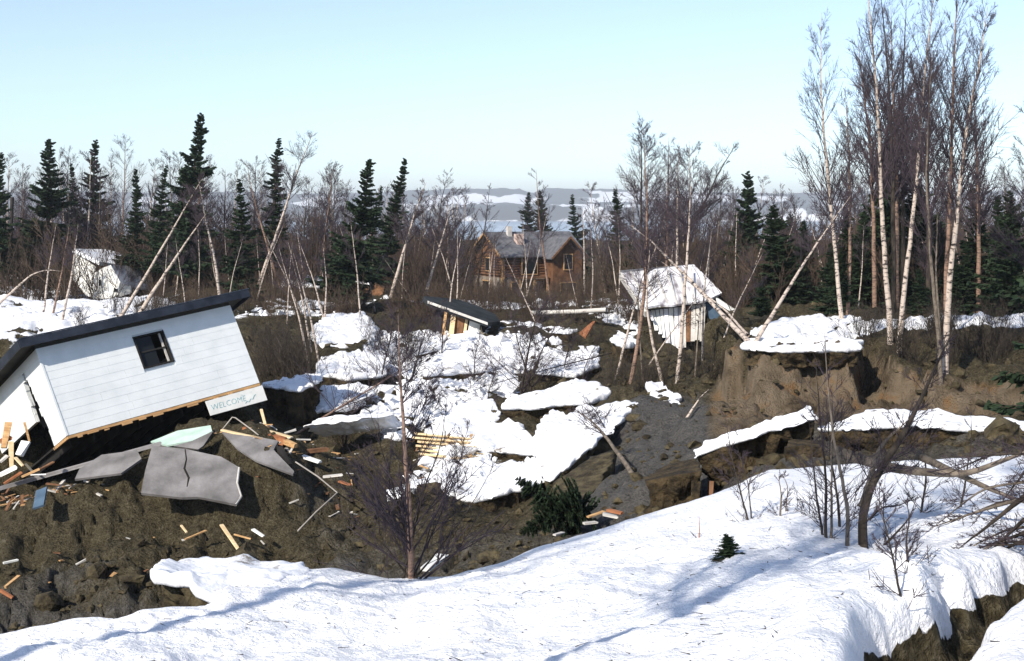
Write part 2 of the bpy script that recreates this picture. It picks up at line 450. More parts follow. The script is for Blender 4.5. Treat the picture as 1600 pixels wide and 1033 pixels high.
    snow = snow - 2.4 * sstep(px, 1342, 1362) * sstep(Y, 33, 35) * (1 - sstep(Y, 41, 43))
    snow = snow - 1.0 * sstep(Y, 70, 95) * sstep(px, 150, 320)
    clay = 0.9 * clay_zone * (1 - cliff) + 0.45 * (1 - sstep(Y, 27, 29)) * (1 - mound * 0.4) + 0.25 * mound * sstep(px, 380, 520)
    clay = clay + 0.35 * mound * fbm(P3, 0.4, 2, 44)
    sand = 0.95 * cliff * (1 - cap)
    return z, snow, np.clip(clay, 0, 1.2), sand
def hz(x, y):
    z, *_ = ground_fields(np.array([x]), np.array([y]))
    return float(z[0])

# ------------------------------------------------------------------ setting
def make_ground():
    na, nd = 530, 440
    u = np.linspace(-0.62, 0.62, na)
    d = np.exp(np.linspace(math.log(12.0), math.log(330.0), nd))
    U_, D_ = np.meshgrid(u, d)
    X = U_ * D_; Y = D_
    z, snow, clay, sand = ground_fields(X, Y)
    drop = sstep(Y, 250, 320)
    z = z * (1 - drop) + (-38) * drop
    V = np.stack([X, Y, z], -1).reshape(-1, 3)
    i = np.arange(na * nd).reshape(nd, na)
    q = np.stack([i[:-1, :-1], i[:-1, 1:], i[1:, 1:], i[1:, :-1]], -1).reshape(-1, 4)
    me = mesh_np('ground', V, q)
    attr(me, 'snow', snow.ravel()); attr(me, 'clay', clay.ravel()); attr(me, 'sand', sand.ravel())
    o = link('ground', me, M['ground'])
    tag(o, 'churned brown and snowy ground of the slide basin', kind='structure')
make_ground()

def spl(xs, pts):
    p = np.array(pts, float)
    return np.interp(xs, p[:, 0], p[:, 1]), np.interp(xs, p[:, 0], p[:, 2])
def make_snow_bank():
    xs = np.linspace(-500, 2150, 480)
    rows = [
     [(-700,1900,2.2),(800,1900,2.0),(2300,1900,2.0)],
     [(-700,1250,5.0),(0,1250,4.6),(800,1250,4.2),(1300,1230,3.5),(1440,1220,3.7),(2300,1240,3.4)],
     [(-700,1090,7.0),(0,1060,7.2),(300,1050,7.0),(800,1040,6.3),(1200,1020,5.6),(1330,1000,5.5),(1430,1000,5.6),(1480,1040,5.5),(1600,1050,5.3),(2300,1050,5)],
     [(-700,1040,8.2),(0,1015,8.3),(250,985,8.6),(500,985,8.6),(800,960,8.4),(1050,930,8.0),(1200,905,7.6),(1320,895,7.4),(1440,905,7.0),(1500,935,6.7),(1600,950,6.4),(2300,950,6.4)],
     [(-700,1010,9.0),(0,998,9.0),(150,975,9.2),(300,960,9.3),(420,925,10.0),(640,928,10.4),(800,900,10.4),(1000,850,10.6),(1150,815,10.6),(1300,830,9.6),(1420,855,8.8),(1600,850,8.6),(2300,850,8.6)],
     [(-700,1005,9.3),(0,990,9.4),(120,963,9.6),(190,966,9.6),(222,950,9.7),(330,946,9.9),(352,915,10.6),(440,890,11.3),(520,890,11.4),(600,908,11.3),(700,901,11.6),(780,880,12.2),(850,853,12.6),(1000,807,13.0),(1120,772,13.3),(1165,748,13.9),(1200,735,14.3),(1300,727,15),(1450,716,15.2),(1600,710,15.4),(2300,705,15.4)],
    ]
    R = []
    for r in rows:
        y, d = spl(xs, r)
        k = np.ones(9) / 9.0
        yp = np.convolve(np.pad(y, 4, mode='edge'), k, 'valid') if r is not rows[-1] else np.convolve(np.pad(y, 1, mode='edge'), np.ones(3) / 3, 'valid')
        dp = np.convolve(np.pad(d, 4, mode='edge'), k, 'valid')
        R.append(np.array([at(a, b, c) for a, b, c in zip(xs, yp, dp)]))
    R = np.array(R)                               # rows x cols x 3
    tt = np.concatenate([np.linspace(0, 1, 10)[:-1], np.linspace(1, 2, 22)[:-1], np.linspace(2, 3, 40)[:-1], np.linspace(3, 4, 46)[:-1], np.linspace(4, 5, 36)])
    n = len(R)
    def cr(t):
        i = int(min(t, n - 1 - 1e-9)); f = t - i
        p0, p1, p2, p3 = R[max(i - 1, 0)], R[i], R[min(i + 1, n - 1)], R[min(i + 2, n - 1)]
        # monotone-ish blend of linear and Catmull-Rom
        c = 0.5 * ((2 * p1) + (-p0 + p2) * f + (2 * p0 - 5 * p1 + 4 * p2 - p3) * f * f + (-p0 + 3 * p1 - 3 * p2 + p3) * f ** 3)
        l = p1 * (1 - f) + p2 * f
        return 0.6 * c + 0.4 * l
    G = np.array([cr(t) for t in tt])
    flat = G.copy(); flat[..., 2] = 0
    w = np.clip((tt - 0.8) / 1.0, 0, 1)[:, None] * (1 - 0.75 * np.clip((tt - 4.2) / 0.8, 0, 1))[:, None]
    G[..., 2] += w * (0.075 * fbm(flat, 0.8, 3, 61) + 0.030 * fbm(flat, 3.2, 4, 62) + 0.012 * fbm(flat, 11, 2, 66))
    # dark hollow at the lower right corner of the view
    cl = np.array([at(*p)[:2] for p in [(1700,880,8.5),(1640,905,7.8),(1575,935,7.1),(1520,970,6.55),(1475,1008,6.05),(1440,1050,5.6),(1400,1150,4.6)]])
    dist = np.full(G.shape[:2], 1e9); sgn = np.zeros(G.shape[:2])
    for a_, b_ in zip(cl[:-1], cl[1:]):
        ab = b_ - a_
        tq = np.clip(((G[..., :2] - a_) @ ab) / (ab @ ab), 0, 1)
        dv = G[..., :2] - (a_ + tq[..., None] * ab)
        dd = np.linalg.norm(dv, axis=-1)
        cr_ = ab[0] * dv[..., 1] - ab[1] * dv[..., 0]
        sgn = np.where(dd < dist, np.sign(cr_), sgn); dist = np.minimum(dist, dd)
    dist = dist + 0.07 * fbm(flat, 3.0, 3, 71) + 0.012 * fbm(flat, 9.0, 2, 72)
    hol = 1 - sstep(dist, 0.10, 0.27)
    G[..., 2] -= 0.30 * hol - 0.05 * fbm(flat, 10, 3, 73) * hol
    G[..., 2] += 0.09 * np.exp(-((dist - 0.42) / 0.16) ** 2)
    G[..., 2] += 0.16 * np.exp(-((G[..., 0] - at(1490, 985, 5.9)[0]) / .10) ** 2 - ((G[..., 1] - 6.35) / .13) ** 2)
    snowm = np.clip(1.0 - 1.25 * sstep(hol, 0.45, 0.75), 0, 1)
    # the broken edge: a rounded lip of snow, then frozen soil going down
    last = G[-1]
    outw = np.array([0.12, 0.99, 0.0])
    extra = []
    es = []
    nn = fbm(np.stack([last[:, 0], last[:, 1], last[:, 2] * 0], -1), 2.0, 3, 80)
    for k, (o_, dn, s_) in enumerate([(0.05, 0.03, 1), (0.09, 0.09, 1), (0.10, 0.18, 1), (0.05, 0.27, .95), (-0.03, 0.33, .5), (-0.04, 0.42, 0), (0.04, 0.8, 0), (0.0, 1.3, 0), (0.25, 2.2, 0), (0.6, 4.5, 0)]):
        p = last + outw * (o_ + 0.05 * nn[:, None]) * 1.0
        p[:, 2] -= dn * (1 + 0.25 * nn)
        extra.append(p); es.append(np.full(len(last), s_))
    G = np.concatenate([G, np.array(extra)])
    snowm = np.concatenate([snowm, np.array(es)])
    nr, nc = G.shape[:2]
    i = np.arange(nr * nc).reshape(nr, nc)
    q = np.stack([i[:-1, :-1], i[:-1, 1:], i[1:, 1:], i[1:, :-1]], -1).reshape(-1, 4)
    me = mesh_np('snow_bank', G.reshape(-1, 3), q)
    sn = snowm.ravel() * 1.6 - 0.3
    attr(me, 'snow', sn); attr(me, 'clay', np.zeros(nr * nc)); attr(me, 'sand', np.zeros(nr * nc))
    o = link('snow_bank', me, M['ground'])
    tag(o, 'sunlit snow bank in the foreground ending in a broken edge', kind='structure')
    return G
BANK = make_snow_bank()
_bx = BANK[:, :, 0].ravel(); _by = BANK[:, :, 1].ravel(); _bz = BANK[:, :, 2].ravel()
def bank_z(x, y):
    i = np.argmin((_bx - x) ** 2 + (_by - y) ** 2)
    return float(_bz[i])
def bank_at(px, py, d0=4.0, d1=16.0):
    """where the view ray through a photo pixel meets the snow bank"""
    for d in np.arange(d0, d1, 0.05):
        p = at(px, py, d)
        if p[2] <= bank_z(p[0], p[1]) + 0.005: return p
    return at(px, py, d1)

def make_far():
    V = [(-5500, 230, -36), (5500, 230, -36), (5500, 7000, -36), (-5500, 7000, -36)]
    o = link('water', mesh_np('water', V, [(0, 1, 2, 3)]), M['water'])
    tag(o, 'pale inlet water between the trees and the far shore', kind='structure')
    na, nd = 400, 70
    u = np.linspace(-0.75, 0.75, na); d = np.linspace(3500, 6500, nd)
    U_, D_ = np.meshgrid(u, d); X = U_ * D_; Y = D_
    P3 = np.stack([X, Y, X * 0], -1)
    px = 800 + F * X / Y
    crest = np.interp(px, [-700, 300, 520, 640, 720, 810, 830, 850, 960, 1150, 1300, 1600, 2300], [24, 22, 20, 24, 27, 27, 20, 27, 26, 20, 22, 24, 24]) / F * 4600 + 40
    prof = 0.42 * sstep(Y, 3500, 3640) + 0.10 * sstep(Y, 3700, 4200) + 0.48 * sstep(Y, 4250, 4700)
    z = -38 + crest * prof + 4.0 * fbm(P3, 1 / 260.0, 4, 90) * sstep(Y, 3500, 3700)
    up = np.stack([X / 210.0, Y / 420.0, X * 0], -1)
    snow = 0.20 + 0.62 * fbm(up, 1.0, 5, 95, 0.62) + 0.05 * (1 - sstep(Y, 3540, 3600)) - 0.9 * sstep(Y, 4560, 4680) + 0.12 * sstep(Y, 4200, 4300)
    b = np.exp(-((px - 775) / 60) ** 2 - ((Y - 4380) / 130) ** 2) + np.exp(-((px - 930) / 55) ** 2 - ((Y - 4300) / 80) ** 2) + np.exp(-((px - 815) / 16) ** 2 - ((Y - 4200) / 300) ** 2) + np.exp(-((px - 690) / 45) ** 2 - ((Y - 4400) / 110) ** 2) + np.exp(-((px - 1135) / 25) ** 2 - ((Y - 4100) / 200) ** 2)
    snow = snow + 0.6 * b
    z = z + 7 * (snow < 0.5) * np.abs(vnoise(np.stack([X / 25, Y / 25, X * 0], -1), 3)) * sstep(Y, 3600, 3700)
    V = np.stack([X, Y, z], -1).reshape(-1, 3)
    i = np.arange(na * nd).reshape(nd, na)
    q = np.stack([i[:-1, :-1], i[:-1, 1:], i[1:, 1:], i[1:, :-1]], -1).reshape(-1, 4)
    me = mesh_np('hills', V, q)
    attr(me, 'snow', snow.ravel())
    o = link('hills', me, M['far'])
    tag(o, 'low forested hills with snow fields across the inlet', kind='structure')
make_far()

# ------------------------------------------------------------------ broken blocks of frozen ground
def resample(P, n):
    P = np.asarray(P, float); Q = np.vstack([P, P[:1]])
    seg = np.linalg.norm(np.diff(Q, axis=0), axis=1); s = np.concatenate([[0], np.cumsum(seg)])
    t = np.linspace(0, s[-1], n, endpoint=False)
    R = np.stack([np.interp(t, s, Q[:, k]) for k in range(3)], -1)
    R = 0.2 * np.roll(R, 1, 0) + 0.6 * R + 0.2 * np.roll(R, -1, 0)
    return R
def block(label, outline, thick, snow=0.25, seed=0, down=(0, 0, -1), name='frozen_ground_block', cat='ground block', group='broken blocks of snow covered ground', soil='sod', undercut=0.12, jit=0.10, lip=0.05, n=120):
    O = np.array([at(*p) for p in outline])
    R = resample(O, n)
    c = R.mean(0)
    down = np.array(down, float); down /= np.linalg.norm(down)
    size = np.linalg.norm(R - c, axis=1).mean()
    rad = (R - c); rad -= np.outer(rad @ down, down); rad /= np.linalg.norm(rad, axis=1)[:, None] + 1e-9
    R = R + rad * (jit * min(1.2, size) * (1.5 * fbm(R, 1.3, 3, seed) + 0.7 * fbm(R, 4.5, 2, seed + 3)))[:, None]
    snow = snow * 0.68
    rows, top = [], [0.0, 0.35, 0.7, 0.92, 1.0]
    for r in top: rows.append(c + (R - c) * r - down * 0.0)
    ns = 7
    for k in range(1, ns + 1):
        f = k / ns
        p = R + down * thick * f - rad * (undercut * (0.2 + f) * np.abs(fbm(R + down * f * thick, 1.3, 3, seed + 7)) * 2.2)[:, None]
        p = p + rad * (0.06 * fbm(R + down * f * thick * 2, 5.0, 3, seed + 9))[:, None] - np.outer(0.05 * fbm(p, 2.0, 2, seed + 11), down)
        rows.append(p)
    rows.append(np.repeat((c + down * thick)[None], n, 0))
    def skin(rows):
        G = np.array(rows); nr = len(G)
        i = np.arange(nr * n).reshape(nr, n); j = np.roll(i, -1, 1)
        q = np.stack([i[:-1], i[1:], j[1:], j[:-1]], -1).reshape(-1, 4)
        return G.reshape(-1, 3), q
    root = empty(name, tuple(c + down * thick), label, cat, group)
    V, q = skin(rows)
    child('soil', mesh_np('soil', V, q), M[soil], root)
    if snow > 0:
        up = -down; rows = []
        for r, h in [(0, 1), (0.1, 1), (0.2, 1), (0.3, 1), (0.4, 1), (0.5, 1), (0.6, 1), (0.7, 1), (0.80, 1), (0.89, 0.99), (0.95, 0.95), (0.985, 0.86), (1.0, 0.6), (1.0, 0.25), (0.985, -0.1), (0.9, -0.15)]:
            b = c + (R - c) * r
            if r > 0.8: b = b + rad * lip * (r - 0.8) * 5
            hh = snow * h * (1 + 0.45 * fbm(b, 1.1, 3, seed + 13)) + (min(.09, .02 + .06 * size) * fbm(b, 2.2, 3, seed + 15) + min(.035, .03 * size) * fbm(b, 7.0, 3, seed + 17) if h > 0.4 else 0)
            if r > 0.6: b = b + rad * (0.05 * min(1, size) * fbm(b, 4.0, 3, seed + 19))[:, None]
            rows.append(b + np.outer(hh, up))
        V, q = skin(rows)
        child('snow_cap', mesh_np('snow_cap', V, q), M['block_snow'], root)
    return root

# right hand bank: overhanging sod with snow on top, and the two long fallen slabs before it
block('thick snow covered sod overhanging the tan sand cliff', [(1163,546,36.0),(1200,550,35.4),(1260,551,35.2),(1342,550,35.4),(1352,538,36.8),(1300,530,38.6),(1200,534,38.5),(1165,540,37.4)], 0.42, 0.20, 1, undercut=0.25)
block('snowy ledge set back above the sand cliff below the leaning birch', [(1203,522,42.5),(1232,525,42.2),(1262,524,42),(1300,512,44.5),(1345,500,46),(1260,497,49),(1205,508,46)], 0.7, 0.18, 2)
block('long tilted sod slab with snow top in front of grey clay', [(1085,716,24.4),(1120,702,24.2),(1180,682,24.0),(1240,662,23.8),(1268,655,23.9),(1262,645,25.2),(1225,652,25.4),(1150,678,25.4),(1095,704,25.4)], 0.70, 0.10, 3, down=(0.15, 0.1, -1), undercut=0.3)
block('wide sod slab with level snow top behind the crooked tree', [(1288,675,23.8),(1340,672,23.7),(1430,667,23.6),(1520,675,23.6),(1596,674,23.8),(1600,668,24.8),(1500,650,25.8),(1400,645,26.0),(1330,655,25.4),(1290,668,24.6)], 0.62, 0.12, 4, undercut=0.25)
block('dark end piece of sod leaning at the low end of the tilted slab', [(1010,752,23.6),(1060,742,23.2),(1095,735,23.2),(1090,716,24.6),(1050,722,25),(1020,738,24.6)], 0.85, 0.0, 5, undercut=0.2)
block('small grey clod of earth between the two long slabs', [(1225,700,22.6),(1260,696,22.4),(1300,702,22.4),(1285,688,23.5),(1240,686,23.5)], 0.6, 0.0, 6)
# basin
block('upturned snow slab showing its blue shaded face beside the house debris', [(478,668,36.4),(520,661,36.2),(570,656,36.1),(606,651,36.2),(612,648,37.0),(560,650,37.2),(500,657,37.2)], 0.95, 0.14, 7, down=(0.55, 1.7, -1), soil='snow', undercut=0.05)
block('low blue shaded snow slab behind the upturned one', [(462,628,41),(500,606,42),(560,602,42.5),(585,618,42),(560,640,40.5),(500,645,40.2),(468,646,40.2)], 0.5, 0.18, 8, down=(-.2, 0.3, -1), soil='sod')
block('snow topped earth block touching the right end of the white house', [(412,604,40),(450,612,38.8),(470,613,38.8),(505,598,40),(500,592,41.5),(450,594,42)], 1.15, 0.16, 9, undercut=0.2)
block('broad snow hump at the foot of the thin birches', [(488,545,55),(520,552,54),(580,545,55),(588,515,60),(570,495,65),(510,497,64),(488,520,58)], 0.8, 0.35, 10)
block('snow hump between shaded slabs and the thin birches', [(495,588,46),(540,596,45),(600,590,46),(605,565,50),(560,553,53),(505,565,50)], 0.7, 0.30, 12)
block('long rounded snow ridge with a dark brown underside', [(786,640,39.6),(830,640,39.5),(900,634,39.8),(944,625,40.4),(940,606,42.6),(900,602,43.4),(850,618,42),(800,628,40.8)], 0.75, 0.28, 14, undercut=0.3)
block('large tilted snow slab rising to a point above the fallen trunk', [(846,660,35.5),(842,700,33.5),(838,745,31.6),(862,752,31.0),(900,722,31.8),(950,680,33.4),(992,640,35.6),(996,634,36.2),(960,638,36.6),(905,642,36.8),(885,655,36),(862,644,37)], 0.95, 0.18, 15, down=(0.1, 0.15, -1), undercut=0.3, soil='soil')
block('rounded snow block left of the brown hollow', [(690,668,38),(720,640,41),(770,632,42),(782,655,39.5),(760,670,38),(820,682,37),(852,700,35.6),(830,712,34.8),(780,708,35.2),(720,700,36)], 0.7, 0.25, 16, undercut=0.2)
block('low snow shelf by the fallen spruce', [(690,778,30.6),(740,788,30.2),(790,772,30.6),(850,755,31.2),(860,740,32.2),(800,728,33.6),(740,735,33.2),(690,745,32.6)], 0.55, 0.2, 17)
block('ridge of snow along the foot of the ruined shed', [(650,556,53),(680,548,54),(745,538,55),(760,536,55.2),(745,531,57),(690,538,56.5),(655,548,55)], 0.45, 0.18, 18)
block('narrow snow crust left of centre above a dark overhang', [(764,518,60),(800,512,60),(845,514,60),(850,509,62),(800,505,63),(770,508,62)], 1.0, 0.18, 19, undercut=0.3)
block('narrow snow crust right of centre above a dark overhang', [(850,520,59),(890,522,58.6),(898,517,60.5),(870,513,61.6),(850,514,61.5)], 1.0, 0.15, 20, undercut=0.3)
block('small rounded snow lump at the edge of the dark gully', [(954,534,51),(975,545,49.6),(992,544,50),(990,530,52.5),(965,524,53)], 0.8, 0.22, 21)
block('curved strip of snow sliding over brown earth near the trunk bases', [(1008,606,39.5),(1030,602,40),(1048,618,38),(1070,648,35.5),(1075,655,35),(1055,658,34.8),(1032,640,36.2)], 0.9, 0.15, 22, down=(-.1, .1, -1))
block('snow shelf in full sun behind the bare bush', [(660,590,49),(720,585,50),(790,580,51),(800,562,54),(740,548,57),(670,556,55)], 0.5, 0.25, 23)
block('snow shelf ending in a notch over the dark gully', [(840,585,49),(900,592,47.5),(932,575,49),(934,548,54),(880,545,55),(845,560,52)], 0.8, 0.25, 24, undercut=0.3)
block('tongue of snow overhanging brown earth at the lower left', [(236,912,10.6),(240,898,10.9),(262,890,11.3),(340,888,11.6),(450,890,11.7),(470,905,11.2),(430,925,10.5),(345,938,10.2),(290,922,10.4)], 0.42, 0.12, 25, undercut=0.3, soil='soil')
block('bare earth lump beside the brown hollow', [(790,668,38),(830,672,37.6),(845,690,36),(810,688,36.4)], 0.5, 0, 28, soil='soil')
block('bare earth block with crumbled face below the big snow slab', [(860,752,30.4),(930,712,31),(965,700,31),(940,760,28.6),(890,790,27.6)], 1.0, 0, 29, soil='soil')
block('snow ledge far left above the white house roof', [(0,520,60),(60,505,62),(110,500,63),(120,485,68),(60,478,70),(0,490,66)], 0.8, 0.35, 30)
block('distant snow ledge under the ruined cottage', [(105,494,68),(150,488,70),(215,473,74),(240,466,77),(190,470,78),(130,484,72)], 0.9, 0.25, 31)
block('snow patch beyond the leaning spruces', [(440,450,84),(500,452,83),(505,437,95),(450,436,96)], 0.6, 0.4, 32)

print('setting done')

# ------------------------------------------------------------------ solid pieces
def box_me(name, size, org=(0, 0, 0)):
    x, y, z = size; a, b, c = org
    V = [(a, b, c), (a + x, b, c), (a + x, b + y, c), (a, b + y, c), (a, b, c + z), (a + x, b, c + z), (a + x, b + y, c + z), (a, b + y, c + z)]
    Q = [(0, 3, 2, 1), (4, 5, 6, 7), (0, 1, 5, 4), (1, 2, 6, 5), (2, 3, 7, 6), (3, 0, 4, 7)]
    return mesh_np(name, V, Q, smooth=False)
def prism_me(name, pts, thick, direction=None, rough=0.0, seed=0):
    """closed slab: polygon of 3-D points given thickness along -normal (or a direction)"""
    P = np.asarray(pts, float); n = len(P)
    c = P.mean(0)
    nv = np.zeros(3)
    for i in range(n): nv += np.cross(P[i] - c, P[(i + 1) % n] - c)
    nv /= np.linalg.norm(nv)
    P = P - np.outer((P - c) @ nv, nv)
    dv = -nv if direction is None else np.asarray(direction, float) / np.linalg.norm(direction)
    B = P + dv * thick
    me = bpy.data.meshes.new(name)
    fs = [tuple(range(n)), tuple(range(2 * n - 1, n - 1, -1))] + [(i, i + n, (i + 1) % n + n, (i + 1) % n) for i in range(n)]
    me.from_pydata([tuple(v) for v in np.vstack([P, B])], [], fs)
    me.update()
    return me
def panel(name, label, cat, px, thick, m, group=None, direction=None, edge=None):
    P = [at(*p) for p in px]
    c = np.mean(P, 0)
    me = prism_me(name, P - c, thick, direction)
    o = link(name, me, M[m]); o.location = c
    return tag(o, label, cat, group)
def stick_me(name, p0, p1, w, t, up=(0, 0, 1)):
    """rectangular board from p0 to p1"""
    p0 = np.asarray(p0, float); p1 = np.asarray(p1, float)
    a = p1 - p0; L = np.linalg.norm(a); a /= L
    s = np.cross(a, up); s /= np.linalg.norm(s) + 1e-9
    u = np.cross(s, a)
    V = []
    for e in (p0, p1):
        for (i, j) in ((-1, -1), (1, -1), (1, 1), (-1, 1)):
            V.append(e + s * w / 2 * i + u * t / 2 * j)
    V = np.array(V)
    V[4:] += np.random.default_rng(int(abs(p0[0] * 997 + p0[1] * 131)) % 9999).normal(0, w * 0.12, (4, 3))
    return mesh_np(name, V, [(0, 1, 2, 3), (7, 6, 5, 4), (0, 4, 5, 1), (1, 5, 6, 2), (2, 6, 7, 3), (3, 7, 4, 0)], smooth=False)
def board(label, a, b, w=0.12, t=0.04, m='wood', name='broken_board', cat='board', group='scattered broken boards', up=(0, 0, 1)):
    p0, p1 = at(*a), at(*b)
    o = link(name, stick_me(name, p0 * 0, p1 - p0, w, t, up), M[m]); o.location = p0
    return tag(o, label, cat, group)

# tubes: many polylines of equal length at once
def tubes(P, R, sides=3):
    """P: M x k x 3 points, R: M x k radii -> vertices, quads"""
    P = np.asarray(P, float); R = np.asarray(R, float)
    m, k = P.shape[:2]
    T = np.gradient(P, axis=1); T /= np.linalg.norm(T, axis=2, keepdims=True) + 1e-9
    ref = np.where(np.abs(T[..., 2:3]) > 0.8, np.array([1.0, 0, 0]), np.array([0, 0, 1.0]))
    ref = np.repeat(ref[:, :1], k, 1)
    A = np.cross(T, ref); A /= np.linalg.norm(A, axis=2, keepdims=True) + 1e-9
    B = np.cross(T, A)
    ang = np.arange(sides) * 2 * math.pi / sides
    V = P[:, :, None] + R[:, :, None, None] * (A[:, :, None] * np.cos(ang)[:, None] + B[:, :, None] * np.sin(ang)[:, None])
    idx = np.arange(m * k * sides).reshape(m, k, sides); j = np.roll(idx, -1, 2)
    Q = np.stack([idx[:, :-1], j[:, :-1], j[:, 1:], idx[:, 1:]], -1).reshape(-1, 4)
    return V.reshape(-1, 3), Q
def spikes(S, D, L, R):
    """single tapering twigs: three-sided, closing to a point"""
    S = np.asarray(S); D = unit(np.asarray(D)); m = len(S)
    ref = np.where(np.abs(D[:, 2:3]) > 0.8, np.array([1.0, 0, 0]), np.array([0, 0, 1.0]))
    A = unit(np.cross(D, ref)); B = np.cross(D, A)
    V = np.empty((m, 4, 3))
    for k in range(3):
        a = k * 2.0944
        V[:, k] = S + R[:, None] * (A * math.cos(a) + B * math.sin(a))
    V[:, 3] = S + D * L[:, None]
    i = np.arange(m)[:, None] * 4
    T = np.concatenate([i + np.array([(0, 1, 3)]), i + np.array([(1, 2, 3)]), i + np.array([(2, 0, 3)])])
    return V.reshape(-1, 3), np.concatenate([T, T[:, 2:3]], 1)        # 4th index repeated = triangle
def unit(v): return v / (np.linalg.norm(v, axis=-1, keepdims=True) + 1e-9)
def join(parts):
    V, Q, off = [], [], 0
    for v, q in parts:
        V.append(v); Q.append(q + off); off += len(v)
    return np.vstack(V), np.vstack(Q)
def smooth_line(P, n):
    P = np.asarray(P, float)
    s = np.concatenate([[0], np.cumsum(np.linalg.norm(np.diff(P, axis=0), axis=1))])
    t = np.linspace(0, s[-1], n)
    R = np.stack([np.interp(t, s, P[:, i]) for i in range(3)], -1)
    for _ in range(3):
        R[1:-1] = 0.25 * R[:-2] + 0.5 * R[1:-1] + 0.25 * R[2:]
    return R

# ------------------------------------------------------------------ the tilted white house
HL, HD, HH = 5.87, 5.2, 2.45
def house():
    root = empty('tilted_house', tuple(HO), 'white sided house tilted on a mud mound with dark overhanging roof', 'house')
    root.rotation_euler = Matrix((tuple(HA), tuple(HB), tuple(HC))).transposed().to_euler()
    def part(name, me, m, parent=root): return link(name, me, M[m], parent)
    X0, X1, Z0, Z1 = 2.64, 3.58, 1.23, 2.18
    # front wall core, with the window opening left free
    t = 0.10
    V, Q = [], []
    def bx(x0, x1, z0, z1, y0=0.03, y1=t):
        b = len(V)
        V.extend([(x0, y0, z0), (x1, y0, z0), (x1, y1, z0), (x0, y1, z0), (x0, y0, z1), (x1, y0, z1), (x1, y1, z1), (x0, y1, z1)])
        Q.extend([tuple(b + i for i in f) for f in [(0, 3, 2, 1), (4, 5, 6, 7), (0, 1, 5, 4), (1, 2, 6, 5), (2, 3, 7, 6), (3, 0, 4, 7)]])
    bx(0.03, X0, 0, HH); bx(X1, HL, 0, HH); bx(X0, X1, 0, Z0); bx(X0, X1, Z1, HH)
    wall = part('front_wall', mesh_np('front_wall', V, Q, smooth=False), 'siding')
    def plank(x0, x1, z0, z1, lap, parent, end=False, jag0=0.0, jag1=0.0):
        # lapped siding: the lower edge stands proud
        lo, hi = -0.0145, -0.0105
        P = [(x0 + jag0, lo, z0), (x1 + jag1, lo, z0), (x1, hi, z1 + 0.012), (x0, hi, z1 + 0.012), (x0 + jag0, 0.031, z0), (x1 + jag1, 0.031, z0), (x1, 0.031, z1), (x0, 0.031, z1)]
        if end: P = [(y, x, z) for x, y, z in P]          # on the end wall the run is along local y
        Qf = [(0, 1, 2, 3), (7, 6, 5, 4), (0, 4, 5, 1), (2, 6, 7, 3), (0, 3, 7, 4), (1, 5, 6, 2)]
        if end: Qf = [tuple(reversed(f)) for f in Qf]
        return part('siding_plank', mesh_np('siding_plank', P, Qf, smooth=False), 'siding', parent)
    nc = 11; ch = HH / nc
    r = random.Random(5)
    for i in range(nc):
        z0, z1 = i * ch, (i + 1) * ch
        cuts = [-0.026, r.uniform(1.2, 2.2), r.uniform(3.7, 4.8), HL]
        spans = [(cuts[k] + (0.001 if k else 0), cuts[k + 1] - 0.001) for k in range(3)]
        for a, b in spans:
            if z1 <= Z0 + 0.02 or z0 >= Z1 - 0.02:
                plank(a, b, z0, z1, 0, wall)
            else:
                if a < X0: plank(a, min(b, X0), z0, z1, 0, wall)
                if b > X1: plank(max(a, X1), b, z0, z1, 0, wall)
    # end wall with the torn hole
    ew = part('end_wall', None, None) if False else None
    V.clear(); Q.clear()
    b0 = [(0.03, 0.03)]
    hole = [(1.30, 2.35), (1.30, 2.2), (1.22, 2.15), (1.10, 2.05), (1.02, 2.0), (0.98, 1.95), (0.95, 1.95), (1.0, 1.9), (1.12, 1.95), (1.45, 1.80), (9, 9)]
    def ebx(y0, y1, z0, z1):
        b = len(V)
        V.extend([(0.03, y0, z0), (0.10, y0, z0), (0.10, y1, z0), (0.03, y1, z0), (0.03, y0, z1), (0.10, y0, z1), (0.10, y1, z1), (0.03, y1, z1)])
        Q.extend([tuple(b + i for i in f) for f in [(0, 3, 2, 1), (4, 5, 6, 7), (0, 1, 5, 4), (1, 2, 6, 5), (2, 3, 7, 6), (3, 0, 4, 7)]])
    rows = []
    for i in range(nc):
        z0, z1 = i * ch, (i + 1) * ch
        f = (i + 0.5) / nc
        if f > 0.93: rows.append((z0, z1, [(0.102, HD)]))
        else:
            # near edge of the hole slants, far remnant hangs from the roof
            near = 1.00 + 0.32 * f + r.uniform(-0.05, 0.05)
            far = 1.75 - 0.25 * f + r.uniform(-0.06, 0.06)
            sp = [(0.102, near)]
            if f > 0.36: sp.append((far, HD))
            rows.append((z0, z1, sp))
    for z0, z1, sp in rows:
        for a, b in sp: ebx(a, b, z0, z1)
    ew = part('end_wall', mesh_np('end_wall', V, Q, smooth=False), 'siding')
    for z0, z1, sp in rows:
        for k, (a, b) in enumerate(sp):
            a = 0.032 if a < 0.2 else a
            plank(a, b, z0, z1, 0, ew, True, r.uniform(-.05, .05) if k else 0, r.uniform(-.06, .06) if b < HD else 0)
    part('corner_board', box_me('corner_board', (0.055, 0.055, HH), (-0.030, -0.030, 0)), 'siding')
    # remaining shell, floor and ceiling
    part('back_wall', box_me('back_wall', (HL - 0.2, 0.1, HH), (0.1, HD - 0.1, 0)), 'siding')
    part('side_wall', box_me('side_wall', (0.1, HD - 0.1, HH), (HL - 0.1, 0.1, 0)), 'siding')
    part('floor', box_me('floor', (HL - 0.3, HD - 0.3, 0.05), (0.15, 0.15, 0.02)), 'dark')
    part('floor_rim', box_me('floor_rim', (HL, 0.05, 0.07), (0.0, -0.012, -0.085)), 'wood')
